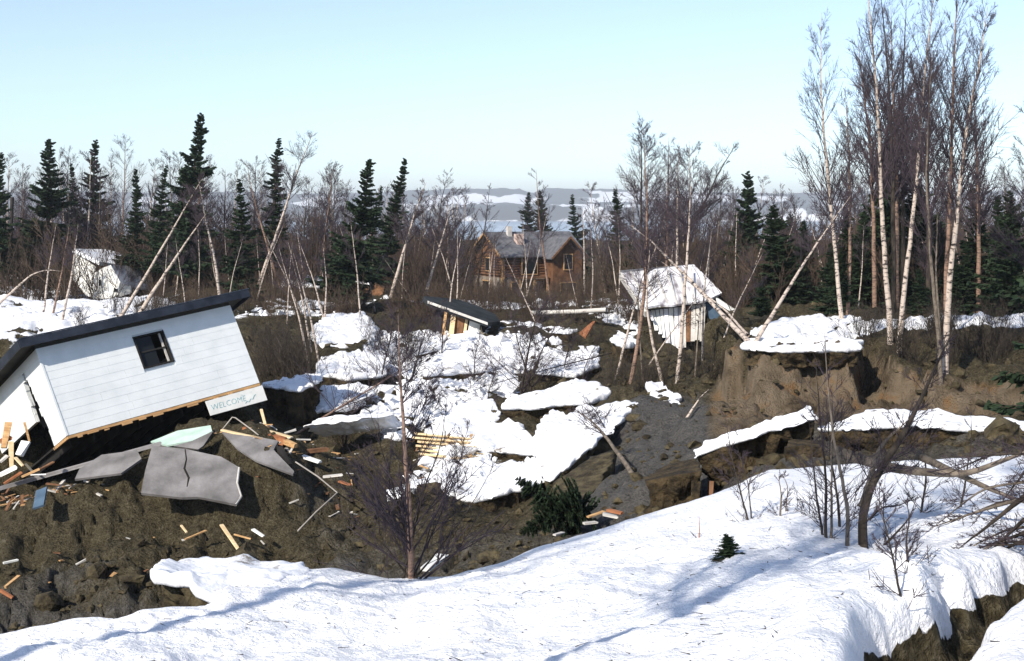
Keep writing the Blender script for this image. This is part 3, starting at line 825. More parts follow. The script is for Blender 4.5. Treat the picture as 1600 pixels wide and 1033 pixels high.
    part('end_rim', box_me('end_rim', (0.05, 1.1, 0.07), (-0.012, 0.05, -0.085)), 'wood')
    for k in range(9):
        part('floor_joist', box_me('floor_joist', (0.05, HD - 0.9, 0.2), (0.25 + k * 0.66, 0.60, -0.21)), 'dark')  # joists coloured near black to keep the gap beneath looking shaded
    for k in range(12):
        x = 0.15 + k * 0.47 + r.uniform(-.1, .1)
        part('splintered_sill', box_me('splintered_sill', (r.uniform(.12, .35), 0.04, r.uniform(.03, .07)), (x, -0.055, -0.05 - r.uniform(.02, .10))), 'wood')
    # window
    w = part('window', mesh_np('window', *frame_np(X0, X1, Z0, Z1, 0.045, -0.035, 0.10), smooth=False), 'dark')
    part('pane', box_me('pane', (0.5, 0.008, 0.86), (X0 + 0.05, 0.05, Z0 + 0.045)), 'glass', w)
    part('sash_rail', box_me('sash_rail', (X1 - X0 - 0.09, 0.03, 0.04), (X0 + 0.045, 0.02, (Z0 + Z1) / 2 - 0.02)), 'dark', w)
    part('jamb', box_me('jamb', (0.05, 0.05, 0.85), (X1 - 0.14, 0.045, Z0 + 0.05)), 'panel_edge', w)
    # roof: the slab, a fascia on the front and on the rake, a lit metal edge
    O = 0.38
    part('roof', box_me('roof', (HL + 1.0, HD + 1.0, 0.10), (-0.50, -O, HH + 0.16)), 'roofing')
    part('soffit', box_me('soffit', (HL + 0.94, HD + 0.94, 0.03), (-0.47, -O + 0.03, HH + 0.118)), 'soffit')
    part('fascia', box_me('fascia', (HL + 1.04, 0.04, 0.22), (-0.52, -O - 0.042, HH + 0.03)), 'black_paint')
    part('rake_board', box_me('rake_board', (0.04, HD + 1.0, 0.22), (-0.545, -O - 0.002, HH + 0.03)), 'black_paint')
    part('rake_board', box_me('rake_board', (0.04, HD + 1.0, 0.22), (HL + 0.502, -O - 0.002, HH + 0.03)), 'black_paint')
    part('drip_edge', box_me('drip_edge', (HL + 1.10, 0.05, 0.02), (-0.55, -O - 0.05, HH + 0.262)), 'roofing')
    part('top_plate', box_me('top_plate', (HL, HD, 0.118), (0.0, 0.032, HH + 0.0)), 'soffit')
    for k in range(6):                                   # torn studs in the hole of the end wall
        y = 1.05 + 0.13 * k
        part('stud', box_me('stud', (0.05, 0.09, r.uniform(0.4, 1.2)), (0.16 + 0.05 * k, y, 0.05)), 'wood')
    return root
def frame_np(X0, X1, Z0, Z1, w, y0, y1):
    V, Q = [], []
    for (a, b, c, d) in ((X0, X1, Z0, Z0 + w), (X0, X1, Z1 - w, Z1), (X0, X0 + w, Z0 + w, Z1 - w), (X1 - w, X1, Z0 + w, Z1 - w)):
        k = len(V)
        V.extend([(a, y0, c), (b, y0, c), (b, y1, c), (a, y1, c), (a, y0, d), (b, y0, d), (b, y1, d), (a, y1, d)])
        Q.extend([tuple(k + i for i in f) for f in [(0, 3, 2, 1), (4, 5, 6, 7), (0, 1, 5, 4), (1, 2, 6, 5), (2, 3, 7, 6), (3, 0, 4, 7)]])
    return V, Q
house()

def hp(x, y, z): return HO + HA * x + HB * y + HC * z
# the painted board under the right end of the front wall
def welcome_board():
    root = empty('welcome_board', tuple(hp(4.0, -0.1, -0.55)), 'white board hand painted WELCOME hung below the house wall', 'sign')
    root.rotation_euler = Matrix((tuple(HA), tuple(HB), tuple(HC))).transposed().to_euler()
    W_, H_ = 1.86, 0.44
    V = [(0, 0, 0.0), (W_, 0, -0.02), (W_ + 0.01, 0, H_), (0.0, 0, H_ - 0.01)]
    link('board', prism_me('board', V, 0.03, (0, 1, 0)), M['white'], root)
    def text(body, x, z, size, shear, name='lettering', rot=0.0):
        cu = bpy.data.curves.new('lettering', 'FONT'); cu.body = body; cu.size = size; cu.shear = shear; cu.extrude = 0.001; cu.resolution_u = 2
        cu.offset = -0.004
        tmp = bpy.data.objects.new('tmp', cu); col.objects.link(tmp)
        dg = bpy.context.evaluated_depsgraph_get()
        me = bpy.data.meshes.new_from_object(tmp.evaluated_get(dg))
        bpy.data.objects.remove(tmp)
        o = link(name, me, M['lettering'], root)
        o.location = (x, -0.004, z); o.rotation_euler = (math.pi / 2, rot, 0)
    text('WELCOME', 0.08, 0.13, 0.235, 0.15)
    text('ALL', 1.08, 0.29, 0.10, 0.1); text('H', 1.40, 0.31, 0.09, 0.1)
    # the faint brush squiggle after the word
    pts = [(1.15, .06), (1.22, .11), (1.28, .07), (1.36, .15), (1.42, .12), (1.5, .21), (1.56, .23)]
    P = np.array([[(x, -0.004, z) for x, z in pts]]); Rr = np.full((1, len(pts)), 0.007)
    v, q = tubes(P, Rr, 4)
    link('brush_stroke', mesh_np('brush_stroke', v, q), M['lettering'], root)
welcome_board()

# ---- wreckage on the mound
def cracked_panel():
    px = [(238,697,31.9),(262,700,31.85),(290,704,31.8),(322,712,31.65),(346,718,31.55),(374,735,31.2),(371,760,30.7),(377,778,30.25),(368,791,30.0),(336,782,30.1),(310,777,30.2),(285,780,30.2),(222,778,30.4),(228,740,31.1)]
    P = [at(*p) for p in px]; c = np.mean(P, 0)
    root = empty('cracked_wall_panel', tuple(c), 'large grey cracked wall panel lying on the mud slope', 'wall panel')
    o = link('sheet', prism_me('sheet', np.array(P) - c, 0.07), M['concrete'], root)
    cr = [(290,706,31.79),(292,722,31.45),(289,737,31.15),(296,752,30.85),(293,765,30.55)]
    PP = np.array(P) - c; nv = np.zeros(3)
    for i in range(len(PP)): nv += np.cross(PP[i], PP[(i + 1) % len(PP)])
    nv /= np.linalg.norm(nv); up_ = 0.004 if nv[1] < 0 else 0.074; nv = nv if nv[1] < 0 else -nv
    Q = np.array([at(*p) - c for p in cr]); Q = (Q - np.outer(Q @ nv, nv) + nv * up_)[None]; Rr = np.array([[.012, .018, .026, .028, .010]])
    v, q = tubes(Q, Rr, 4)
    link('crack', mesh_np('crack', v, q), M['dark'], root)
    e = [(374,735,31.2),(371,760,30.7),(377,778,30.25),(368,791,30.0)]
    Q = np.array([at(*p) - c for p in e]); Q = (Q - np.outer(Q @ nv, nv) + nv * (up_ - .034))[None]; v, q = tubes(Q, np.full((1, 4), 0.035), 6)
    link('lit_edge', mesh_np('lit_edge', v, q), M['panel_edge'], root)  # paler strip puts the sunlit right edge into the colour
cracked_panel()
panel('wall_panel', 'small grey wall panel half sunk in mud below the house', 'wall panel', [(160,714,32.7),(215,706,32.7),(222,720,32.3),(190,742,31.8),(118,752,31.8),(125,735,32.2)], 0.06, 'concrete', 'broken wall panels')
panel('wall_panel', 'mint green painted panel lying under the white house', 'wall panel', [(236,692,33.2),(278,675,33.6),(330,668,33.6),(332,676,33.2),(305,690,32.8),(262,699,32.8)], 0.05, 'mint', 'broken wall panels')
panel('wall_panel', 'small tan panel propped against the mint green one', 'wall panel', [(272,700,32.6),(300,690,32.7),(334,676,33.0),(318,698,32.6),(310,703,32.5)], 0.05, 'concrete', 'broken wall panels')
panel('wall_panel', 'tapering grey panel with a pale edge right of the mint panel', 'wall panel', [(346,674,33.0),(380,682,32.8),(436,694,32.4),(428,706,32.0),(460,738,31.0),(458,744,30.9),(400,722,31.6),(372,706,32.2)], 0.06, 'concrete', 'broken wall panels')
panel('wall_panel', 'bluish sliver of panel standing in the mud at far left', 'wall panel', [(58,770,31.2),(74,762,31.2),(70,792,30.4),(52,796,30.4)], 0.05, 'blue', 'broken wall panels')
board('pale edge board along the top of the tapering panel', (346,672,33.0), (438,692,32.4), 0.09, 0.05, 'lumber')
board('thick red brown beam behind the tapering panel', (382,672,33.6), (446,690,33.0), 0.22, 0.2, 'brick_wood', 'beam', 'beam')
board('pale plank lying on the red brown beam', (398,668,33.7), (456,684,33.2), 0.16, 0.05, 'lumber')
board('short orange board stub at the end of the beam', (446,690,32.8), (462,697,32.5), 0.14, 0.12, 'wood')
board('brown plank pointing at the blue shaded snow slab', (452,708,33.2), (512,702,33.6), 0.14, 0.10, 'dark_wood')
board('dark broken beam end beside the tapering panel', (436,700,32.2), (452,728,31.5), 0.16, 0.12, 'dark')
board('weathered board standing below the welcome board', (408,640,34.5), (416,668,34.0), 0.07, 0.05, 'lumber')
board('long pale edge of the foundation running down to the left', (0,763,32.4), (252,693,33.0), 0.14, 0.09, 'concrete', 'foundation_strip', 'foundation')
board('pale split board lying alone on the grey mud', (346,820,29.4), (374,860,28.5), 0.09, 0.03, 'lumber')
board('thin orange stick right of the split board', (366,835,29.0), (392,842,28.8), 0.04, 0.03, 'wood')
board('small orange stick left of the split board', (289,843,28.9), (322,829,29.3), 0.05, 0.03, 'wood')
board('tiny pale splinter above the small orange stick', (283,821,29.6), (292,832,29.3), 0.05, 0.03, 'lumber')
board('short white scrap on the mud right of the split board', (395,827,29.2), (412,838,29), 0.10, 0.03, 'white')
board('bent orange stick at the far left foot of the mound', (8,918,26.9), (30,900,27.3), 0.06, 0.05, 'wood')
board('reddish stick by the snow edge at far left', (0,922,26.6), (20,934,26.4), 0.07, 0.05, 'brick_wood')
board('pale scrap in the dark pocket at far left', (5,880,27.8), (28,875,28), 0.06, 0.04, 'white')
# splintered timber in front of the torn end wall
r = random.Random(3)
tim = [((6,700,32.6),(14,660,33.0),.14,'wood'),((18,730,32.3),(17,690,32.6),.10,'lumber'),((0,690,32.8),(18,684,32.9),.22,'brick_wood'),((24,715,32.2),(36,728,32.0),.08,'lumber'),((30,712,32.4),(42,690,32.6),.22,'white'),((0,742,32.0),(26,730,32.1),.20,'white'),((6,756,31.8),(34,738,32.0),.10,'brick_wood'),((34,745,31.9),(62,733,32.0),.10,'wood'),((40,725,32.4),(52,738,32.2),.06,'lumber'),((46,690,32.9),(38,660,33.2),.05,'wood'),((60,735,32.0),(84,722,32.3),.08,'dark_wood'),((0,722,32.3),(12,712,32.4),.12,'panel_edge'),((48,742,31.9),(72,741,31.9),.05,'white')]
names = ['upright orange stud leaning in the torn end wall','short pale stud standing below the torn hole','orange red timber slab at the left edge','pale lath sloping down from the torn hole','scrap of white siding under the torn end wall','white rubble plank at the left picture edge','red brown timber under the white rubble plank','orange lath on the foundation edge','thin pale lath in the splintered heap','slender orange stud inside the torn hole','dark timber below the house corner','pale block of wood at the left picture edge','white sliver on the foundation edge']
for (a, b, w, m), nm in zip(tim, names):
    board(nm, a, b, w, w * 0.45, m, 'splintered_timber', 'timber', 'splintered timber at the torn end wall')
# bent pipes
def pipe(label, px, r_, name='bent_pipe', m='pipe', cat='pipe', group='bent thin pipes'):
    P = np.array([at(*p) for p in px]); c = P[0]
    v, q = tubes((P - c)[None], np.full((1, len(P)), r_), 6)
    o = link(name, mesh_np(name, v, q), M[m]); o.location = c
    return tag(o, label, cat, group)
pipe('thin pipe bent to a peak below the welcome board', [(346,673,33.2),(363,652,33.2),(368,653,33.2),(394,672,32.9),(404,680,32.8)], 0.018)
pipe('long thin rod with a kink hanging over the dark gully', [(462,722,31.6),(497,745,30.8),(527,770,30.2),(494,800,29.8),(465,830,29.4)], 0.020)
# lumber pile in the snow
root = empty('lumber_stack', tuple(at(700, 700, 35.4)), 'stack of pale new boards lying on the snow in the basin', 'lumber')
for i in range(6):
    y = 680 + i * 6.3
    a = at(648 + 2.5 * i - (i % 2) * 5, y - 2, 36.4 - 0.28 * i); b = at(756 - 2 * i + (i % 2) * 6, y + 9, 36.2 - 0.28 * i)
    child('board', stick_me('board', a, b, 0.22, 0.06, (0, 0.3, 1)), M['lumber'], root)
for i in range(3):
    a = at(665 + i * 36, 676, 36.6); b = at(662 + i * 36, 716, 34.8)
    child('cross_bearer', stick_me('cross_bearer', a - np.array((0, 0, .06)), b - np.array((0, 0, .06)), 0.08, 0.05), M['wood'], root)


# ------------------------------------------------------------------ distant wrecked houses
M['dark_roof'] = mat('dark_torn_roof', (0.010, 0.012, 0.013), (0.035, 0.04, 0.042), 1.5, 0.9, 0.8, 6)
M['worn_shadow_roof'] = mat('snow_shadow_streaked_roof', (0.20, 0.18, 0.19), (0.78, 0.77, 0.79), 1.6, 0.8, 0.5, 8, stretch=(1.6, .35, .35), mid=(0.34, 0.52))  # grey streaks mix dirt on snow with twig shadows painted into the colour
def flat_part(name, px, thick, m, root, parent=None, direction=None):
    P = np.array([at(*p) for p in px])
    me = prism_me(name, P - np.array(root.location), thick, direction)
    return link(name, me, M[m], parent or root)
def cottage():
    root = empty('wrecked_cottage', tuple(at(165, 470, 88)), 'small white cottage with snowy roof tipped over at far left', 'house')
    rear = flat_part('side_wall', [(116,393,90),(152,418,88),(146,466,87),(135,462,88),(112,432,90)], 0.2, 'white', root, direction=(0, 1, 0))
    flat_part('main_roof', [(114,391,89.6),(166,396,95),(196,404,95),(205,420,90),(176,414,88),(153,419,87)], 0.25, 'snow', root)
    flat_part('bare_roof', [(170,403,94),(215,406,95),(232,420,91),(178,413,87.8),(160,416,88.6)], 0.12, 'roofing', root)
    flat_part('gable_wall', [(144,467,86),(151,426,86.4),(158,419,86),(174,413.5,86),(188,440,86),(185,460,86),(176,466,86)], 0.2, 'white', root, direction=(0, 1, 0))
    flat_part('wing_roof', [(174,412.5,85.9),(232,419,90),(236,452,88.5),(202,448,86.6),(188,441,85.8)], 0.15, 'worn_shadow_roof', root, direction=(0, 0.6, -0.8))
    flat_part('wing_wall', [(186,442,86),(204,447,86.6),(206,458,86.6),(186,464,86)], 0.15, 'white', root, direction=(0, 1, 0))
    for q in ([(154,437,85.9),(157,437,85.9),(157,447,85.9),(154,447,85.9)], [(178,450,85.9),(184,452,85.9),(184,456,85.9),(177,456,85.9)]):
        flat_part('window', q, 0.1, 'glass', root, direction=(0, 1, 0))
cottage()
def log_house():
    D = 135.0
    org = at(786, 470, D)
    root = empty('log_house', tuple(org), 'two storey brown log house with grey shingle roof among trees', 'house')
    root.rotation_euler = (0, 0, math.radians(27))
    W_, De, H1, H2, rise = 9.4, 6.8, 2.4, 5.0, 2.1
    def part(name, me, m, p=root): return link(name, me, M[m], p)
    def logs(x0, x1, y0, y1, z0, z1, rad=0.14):
        V, k = [], int((z1 - z0) / (2 * rad))
        lines = [[(x0 - .25, y, z0 + (i + .5) * 2 * rad), (x1 + .25, y, z0 + (i + .5) * 2 * rad)] for i in range(k) for y in (y0, y1)]
        lines += [[(x, y0 - .25, z0 + (i + 1.0) * 2 * rad), (x, y1 + .25, z0 + (i + 1.0) * 2 * rad)] for i in range(k - 1) for x in (x0, x1)]
        v, q = tubes(np.array(lines), np.full((len(lines), 2), rad), 6)
        return mesh_np('log_courses', v, q)
    part('lower_wall', box_me('lower_wall', (W_, De, H1), (0, 0, 0)), 'log_grey')
    up = part('upper_wall', box_me('upper_wall', (W_ - .1, De - .1, H2 - H1), (0.05, 0.05, H1)), 'log')
    part('log_courses', logs(0, W_, 0, De, H1, H2), 'log', up)
    # gable ends
    for x, nm in ((0.0, 'gable'), (W_ - 0.2, 'gable')):
        part(nm, prism_me(nm, [(x, 0, H2), (x, De, H2), (x, De / 2, H2 + rise)], 0.2, (1, 0, 0)), 'log')
    o = 0.6; sl = rise / (De / 2)
    for s_ in (0, 1):
        y_e = -o if s_ == 0 else De + o
        part('roof', prism_me('roof', [(-o, y_e, H2 - sl * o + .1), (W_ + o, y_e, H2 - sl * o + .1), (W_ + o, De / 2, H2 + rise + .1), (-o, De / 2, H2 + rise + .1)], 0.16, (0, 0, -1)), 'shingle')
    for y_e in (-o, De + o):                                  # barge boards on the left gable
        part('barge_board', stick_me('barge_board', (-o - .04, y_e, H2 - sl * o), (-o - .04, De / 2, H2 + rise), 0.08, 0.22), 'wood')
    # front wing with its own gable
    wx0, wx1, wy = 5.0, 8.5, -1.9
    part('wing_wall', box_me('wing_wall', (wx1 - wx0, 2.0, H2 - .1), (wx0, wy, 0.0)), 'log')
    wr = 1.75; wm = (wx0 + wx1) / 2
    part('wing_gable', prism_me('wing_gable', [(wx0, wy, H2 - .1), (wx1, wy, H2 - .1), (wm, wy, H2 - .1 + wr)], 0.2, (0, 1, 0)), 'log')
    for s_, xe in ((-1, wx0 - .5), (1, wx1 + .5)):
        z_e = H2 - .1 - wr / (wm - wx0) * .5 + .1
        part('wing_roof', prism_me('wing_roof', [(xe, wy - .6, z_e), (wm, wy - .6, H2 + wr), (wm, De / 2, H2 + wr), (xe, De / 2, z_e)], 0.14, (0, 0, -1)), 'shingle')
        part('barge_board', stick_me('barge_board', (xe, wy - .64, z_e - .05), (wm, wy - .64, H2 + wr - .05), 0.08, 0.2), 'dark_wood')
    # windows, doors, posts
    def win(x0, z0, w, h, y, side=False):
        sz = (w + .24, .10, h + .24) if not side else (.10, w + .24, h + .24)
        og = (x0 - .12, y - .10, z0 - .12) if not side else (y - .10, x0 - .12, z0 - .12)
        f = part('window', box_me('window', sz, og), 'wood')
        sz = (w, .04, h) if not side else (.04, w, h); og = (x0, y - .13, z0) if not side else (y - .13, x0, z0)
        part('pane', box_me('pane', sz, og), 'glass', f)
    win(2.7, H1 + .7, 1.0, 1.3, -.16, True); win(3.0, .8, 1.6, 1.1, -.05, True)
    win(2.2, H1 + .4, 1.7, 1.9, -.16); win(1.0, .5, 1.4, 1.4, -.05); win(3.6, .4, 1.2, 1.6, -.05)
    win(6.3, H1 + .9, .9, 1.5, wy - .02); win(5.9, .6, 1.8, 1.2, wy - .02)
    part('balcony', box_me('balcony', (3.6, 1.2, .15), (1.2, -1.4, H1 - .05)), 'log')
    for x in (1.3, 3.0, 4.6):
        part('porch_post', box_me('porch_post', (.18, .18, H1 - .06), (x, -1.3, 0)), 'wood')
    part('corner_post', box_me('corner_post', (.3, .3, H2), (-.18, -.18, 0)), 'wood')
    part('chimney', box_me('chimney', (.8, .8, 1.5), (2.3, 1.2, H2 + .5)), 'chimney')
    part('vent', box_me('vent', (.5, .5, 1.3), (1.9, 2.6, H2 + 1.5)), 'panel_edge')
log_house()
def roof_wreck():
    root = empty('collapsed_house', tuple(at(1050, 540, 56)), 'collapsed house with a white tilted roof and upright boards behind thin trees', 'house')
    flat_part('snowy_roof', [(969,427,60.5),(1010,421,61),(1084,417,61.5),(1106,438,60),(1128,462,58.5),(1100,471,57.6),(1072,474,57.4),(1050,482,57.2),(1030,478,57.2),(1008,486,57)], 0.09, 'worn_shadow_roof', root)
    flat_part('roof_edge', [(967,427,60.4),(972,426,60.4),(1012,486,56.9),(1007,487,56.9)], 0.3, 'panel_edge', root, direction=(0.1, 0.5, -0.9))
    flat_part('ridge_cap', [(969,425,60.6),(1084,415,61.6),(1086,419,61.5),(971,429,60.5)], 0.12, 'shingle', root)
    r_ = random.Random(21)
    x = 1012
    flat_part('dark_inside', [(1014,484,58.2),(1104,474,58.6),(1098,540,57.4),(1030,545,57.2)], 0.2, 'dark', root, direction=(0, 1, 0))  # near black sheet stands in for the shade behind the boards
    while x < 1098:
        w = r_.uniform(5, 8.5)
        m = r_.choice(['white', 'white', 'panel_edge', 'worn_shadow_roof']) if x < 1070 else r_.choice(['panel_edge', 'concrete', 'dark_wood', 'panel_edge'])
        y0 = np.interp(x, [1012, 1100], [486, 475]); y1 = np.interp(x, [1012, 1035, 1066, 1098], [500, 543, 544, 534]) + r_.uniform(-8, 6)
        sk = np.interp(x, [1012, 1098], [6, -3])
        flat_part('wall_board', [(x, y0, 57.9), (x + w - 1.2, y0 - .5, 57.9), (x + w - 1.2 + sk, y1, 56.8), (x + sk, y1, 56.8)], 0.06, m, root, direction=(0, 1, 0))
        x += w
    flat_part('blue_wall', [(1102,472,58.2),(1122,466,58.6),(1131,500,58),(1110,506,57.8)], 0.2, 'blue', root, direction=(0, 1, 0))
    flat_part('torn_eave', [(1122,466,58),(1150,484,56),(1148,490,56),(1124,474,57.8)], 0.12, 'white', root)
    for k in range(6):
        a = at(985 + 19 * k, 426 - k, 60.3); b = at(1016 + 14 * k, 480 - k, 57.3)
        child('roof_batten', stick_me('roof_batten', a + (0, -.05, .05), b + (0, -.05, .05), .07, .05), M['panel_edge'], root)
roof_wreck()
def shed():
    root = empty('ruined_shed', tuple(at(715, 530, 58)), 'ruined shed with dark sagging roof and pale upright boards', 'shed')
    flat_part('roof', [(662,462,60),(668,470,58.6),(762,505,56.6),(782,501,58),(774,490,60),(745,480,61.5),(715,467,62)], 0.2, 'dark_roof', root)
    flat_part('eave_board', [(668,470,58.4),(762,504,56.4),(762,508,56.4),(668,474,58.4)], 0.08, 'panel_edge', root, direction=(0, 1, 0))
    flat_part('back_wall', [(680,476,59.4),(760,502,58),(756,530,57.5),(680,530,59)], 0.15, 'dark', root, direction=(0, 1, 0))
    for x, w, m, y0 in ((695, 4, 'wood', 484), (706, 7, 'lumber', 484), (728, 4, 'lumber', 492), (735, 17, 'white', 494), (753, 5, 'lumber', 504)):
        flat_part('upright_board', [(x, y0, 58), (x + w, y0 + 2, 58), (x + w - 5, 530, 57.6), (x - 6, 531, 57.6)], 0.08, m, root, direction=(0, 1, 0))
    flat_part('brown_panel', [(711,487,58.1),(727,492,58.1),(721,530,57.8),(702,530,57.8)], 0.08, 'dark_wood', root, direction=(0, 1, 0))
shed()
pipe('grey fallen log with a snow streak beyond the shed', [(830,489,63),(900,487,62),(948,484,61)], 0.12, 'fallen_log', 'panel_edge', 'log', None)
panel('wall_panel', 'slanting pink brown board panel in the dark gully', 'wall panel', [(905,522,57),(926,505,58),(930,504,58),(915,530,56.5)], 0.08, 'brick_wood', 'broken wall panels')
panel('wall_panel', 'white stump of board upright left of the log house', 'wall panel', [(729,445,110),(733,445,110),(731,466,110),(726,466,110)], 0.1, 'white', 'broken wall panels')
pipe('dark utility pole standing at far left', [(12,430,95),(16,385,95),(19,308,95)], 0.14, 'utility_pole', 'pole', 'pole', None)
panel('timber_hut', 'brown hut corner with a snow cap behind the leaning spruce', 'hut', [(528,452,80),(560,440,81),(600,448,80),(596,470,79),(532,472,79)], 1.5, 'dark_wood', None, (0, 1, 0))
block('flat snow crust on the brown hut', [(552,444,80),(578,447,79.6),(580,440,82),(556,438,82.5)], 0.3, 0.3, 77, soil='dark_wood')

# ------------------------------------------------------------------ trees
def unit(v): return v / (np.linalg.norm(v, axis=-1, keepdims=True) + 1e-9)
def grow(rg, S, D, L, R, kids, smin, spread, lenf, radf, rise=0.0, npt=4):
    """children of branches given as start S, direction D, length L, radius R"""
    m = len(S)
    idx = np.repeat(np.arange(m), kids)
    s = rg.uniform(smin, 1.0, len(idx))
    n = unit(rg.normal(size=(len(idx), 3)))
    d = unit(D[idx] + spread * n + np.array([0, 0, rise]))
    st = S[idx] + D[idx] * (L[idx] * s)[:, None]
    l = L[idx] * lenf * (1.15 - 0.7 * s) * rg.uniform(0.6, 1.3, len(idx))
    return st, d, l, R[idx] * radf
def lines(rg, S, D, L, npt, bend=0.12, lift=0.0):
    t = np.linspace(0, 1, npt)
    P = S[:, None] + D[:, None] * (L[:, None] * t)[..., None]
    w = unit(rg.normal(size=(len(S), 3)))
    P = P + w[:, None] * (bend * L[:, None] * (t ** 2))[..., None]
    P[..., 2] += lift * L[:, None] * t ** 2
    return P
def birch_np(line, r0, seed, lo=0.35, nb=36, bl=0.30, up=0.75, k2=7, k3=4, tw=0.006, wob=0.012, hi=0.98, dens_top=1.0, rbf=0.36):
    rg = np.random.default_rng(seed)
    T = smooth_line(line, 26)
    H = np.linalg.norm(T[-1] - T[0])
    t = np.linspace(0, 1, len(T))
    off = np.cumsum(rg.normal(0, wob * H / 26 * 2.2, (len(T), 3)), 0); off -= np.outer(t, off[-1])
    T = T + off * np.array([1, 1, 0.2])
    R = 0.82 * r0 * (1.12 * (1 - t) ** 0.85 + 0.06); R[0] *= 1.25
    trunk = tubes(T[None], R[None], 8)
    tb = lo + (hi - lo) * rg.uniform(0, 1, nb) ** dens_top
    f = tb * (len(T) - 1); i = np.minimum(f.astype(int), len(T) - 2); fr = (f - i)[:, None]
    S = T[i] * (1 - fr) + T[i + 1] * fr
    ax = unit(T[i + 1] - T[i])
    az = rg.uniform(0, 2 * math.pi, nb)
    h = np.stack([np.cos(az), np.sin(az), np.zeros(nb)], -1)
    D = unit(h + up * ax + np.array([0, 0, 0.15]) + 0.15 * rg.normal(size=(nb, 3)))
    L = H * bl * (1.10 - 0.85 * (tb - lo) / (1 - lo + 1e-6)) * rg.uniform(0.55, 1.15, nb)
    rb = np.maximum(np.interp(tb, t, R) * rbf, tw * 1.3)
    parts = [tubes(lines(rg, S, D, L, 5, 0.10, 0.18), rb[:, None] * np.linspace(1, .35, 5), 4)]
    S2, D2, L2, R2 = grow(rg, S, D, L, rb, k2, 0.15, 0.70, 0.50, 0.5, 0.25)
    R2 = np.maximum(R2, tw)
    parts.append(tubes(lines(rg, S2, D2, L2, 3, 0.14, 0.12), R2[:, None] * np.linspace(1, .5, 3), 3))
    if k3:
        S3, D3, L3, R3 = grow(rg, S2, D2, L2, R2, k3 + 2, 0.1, 0.85, 0.62, 0.8, 0.12)
        parts.append(spikes(S3, D3, L3, np.maximum(R3, tw)))
    return trunk, join(parts)
def birch(label, px, d, r0, seed, bark='birch', twig='twig', cat='tree', name='birch_tree', group='bare birch trees', plant=True, **kw):
    """px: trunk line in photo pixels (base first), d: distance of base or (base, top)"""
    d0, d1 = d if isinstance(d, tuple) else (d, d)
    n = len(px)
    W = np.array([at(x, y, d0 + (d1 - d0) * i / max(1, n - 1)) for i, (x, y) in enumerate(px)])
    if d0 > 20 and plant:
        dn = unit(W[0] - W[1]); q0 = W[0].copy()
        qs = q0 + dn * (np.arange(60) * 0.12)[:, None]
        under = qs[:, 2] < ground_fields(qs[:, 0], qs[:, 1])[0] - 0.05
        W[0] = qs[np.argmax(under)] if under.any() else qs[-1]
    c = W[0].copy()
    W = W - c; W[0] = W[0] - unit(W[1] - W[0]) * 0.35
    tr, cr = birch_np(W, r0, seed, **kw)
    root = empty(name, tuple(c), label, cat, group)
    link('trunk', mesh_np('trunk', *tr), M[bark], root)
    link('crown', mesh_np('crown', *cr), M[twig], root)
    return root

# tall birches on the right hand bank
birch('tall white birch nearest the left of the clump on the right bank', [(1389,508),(1384,430),(1378,330),(1372,180),(1362,80),(1352,-60)], 38.5, 0.098, 101, lo=.38, nb=50, bl=.19, up=1.7, tw=.0046)
birch('white birch leaning right beside the tall clump birch', [(1407,518),(1411,450),(1421,350),(1432,250),(1440,170),(1456,20),(1460,-40)], 38, 0.092, 102, lo=.45, nb=46, bl=.19, up=1.7, tw=.0046)
birch('forked white birch rooted at the broken bank edge', [(1478,545),(1481,450),(1487,400),(1498,300),(1510,200),(1530,110),(1543,10)], 35, 0.105, 103, lo=.40, nb=56, bl=.19, up=1.7, tw=.0046)
birch('slender twin stem rising straight beside the forked birch', [(1479,520),(1479,420),(1482,330),(1488,200),(1493,80),(1497,-40)], 35.2, 0.085, 104, bark='birch_brown', lo=.40, nb=50, bl=.19, up=1.7, tw=.0046)
birch('grey thin birch with close twin stem left of the forked birch', [(1470,590),(1464,500),(1456,400),(1449,300),(1450,200),(1456,90)], 34.6, 0.07, 105, bark='grey_bark', lo=.42, nb=34, bl=.19, up=1.7, tw=.0046)
birch('thin grey stem crossing behind the forked birch', [(1468,520),(1462,420),(1466,330),(1470,240)], 36, 0.05, 106, bark='grey_bark', lo=.4, nb=20, bl=.2, up=1.7, tw=.0046)
birch('pale slim birch standing alone left of the tall clump', [(1314,500),(1306,400),(1298,330),(1286,220),(1281,110),(1284,20)], 46, 0.09, 107, lo=.28, nb=46, bl=.19, up=1.7, tw=.0046)
birch('thin straight birch between the slim one and the clump', [(1324,498),(1327,400),(1326,300),(1323,200),(1320,140)], 47, 0.085, 108, bark='birch_brown', lo=.4, nb=34, bl=.19, up=1.7, tw=.0046)
for k, (x0, x1, xt, yt, d, lab) in enumerate([
   (1398, 1396, 1376, -20, 50, 'dark brown birch just right of the tall white clump birch'),
   (1402, 1402, 1392, 10, 52, 'dark slender birch at the centre of the right clump'),
   (1412, 1408, 1416, 0, 54, 'dark birch with dense twigs right of the clump centre'),
   (1368, 1362, 1340, 60, 55, 'dark birch with spreading twigs at the left side of the clump'),
   (1452, 1450, 1453, 40, 51, 'brown birch between the leaning and the forked birch'),
   (1530, 1528, 1520, 130, 52, 'thin far birch right of the forked birch')]):
    birch(lab, [(x0, 500), ((x0 + x1) / 2, 350), (x1, 250), (xt, yt)], d, 0.12, 120 + k, bark='birch_brown' if k % 2 else 'dark_bark', lo=.34, nb=52, bl=.19, up=1.7, tw=.0046, k2=7)
birch('bare birch cut by the right picture edge', [(1612,560),(1608,400),(1606,280),(1600,150)], 40, 0.08, 130, bark='birch_brown', lo=.3, nb=36, bl=.19)
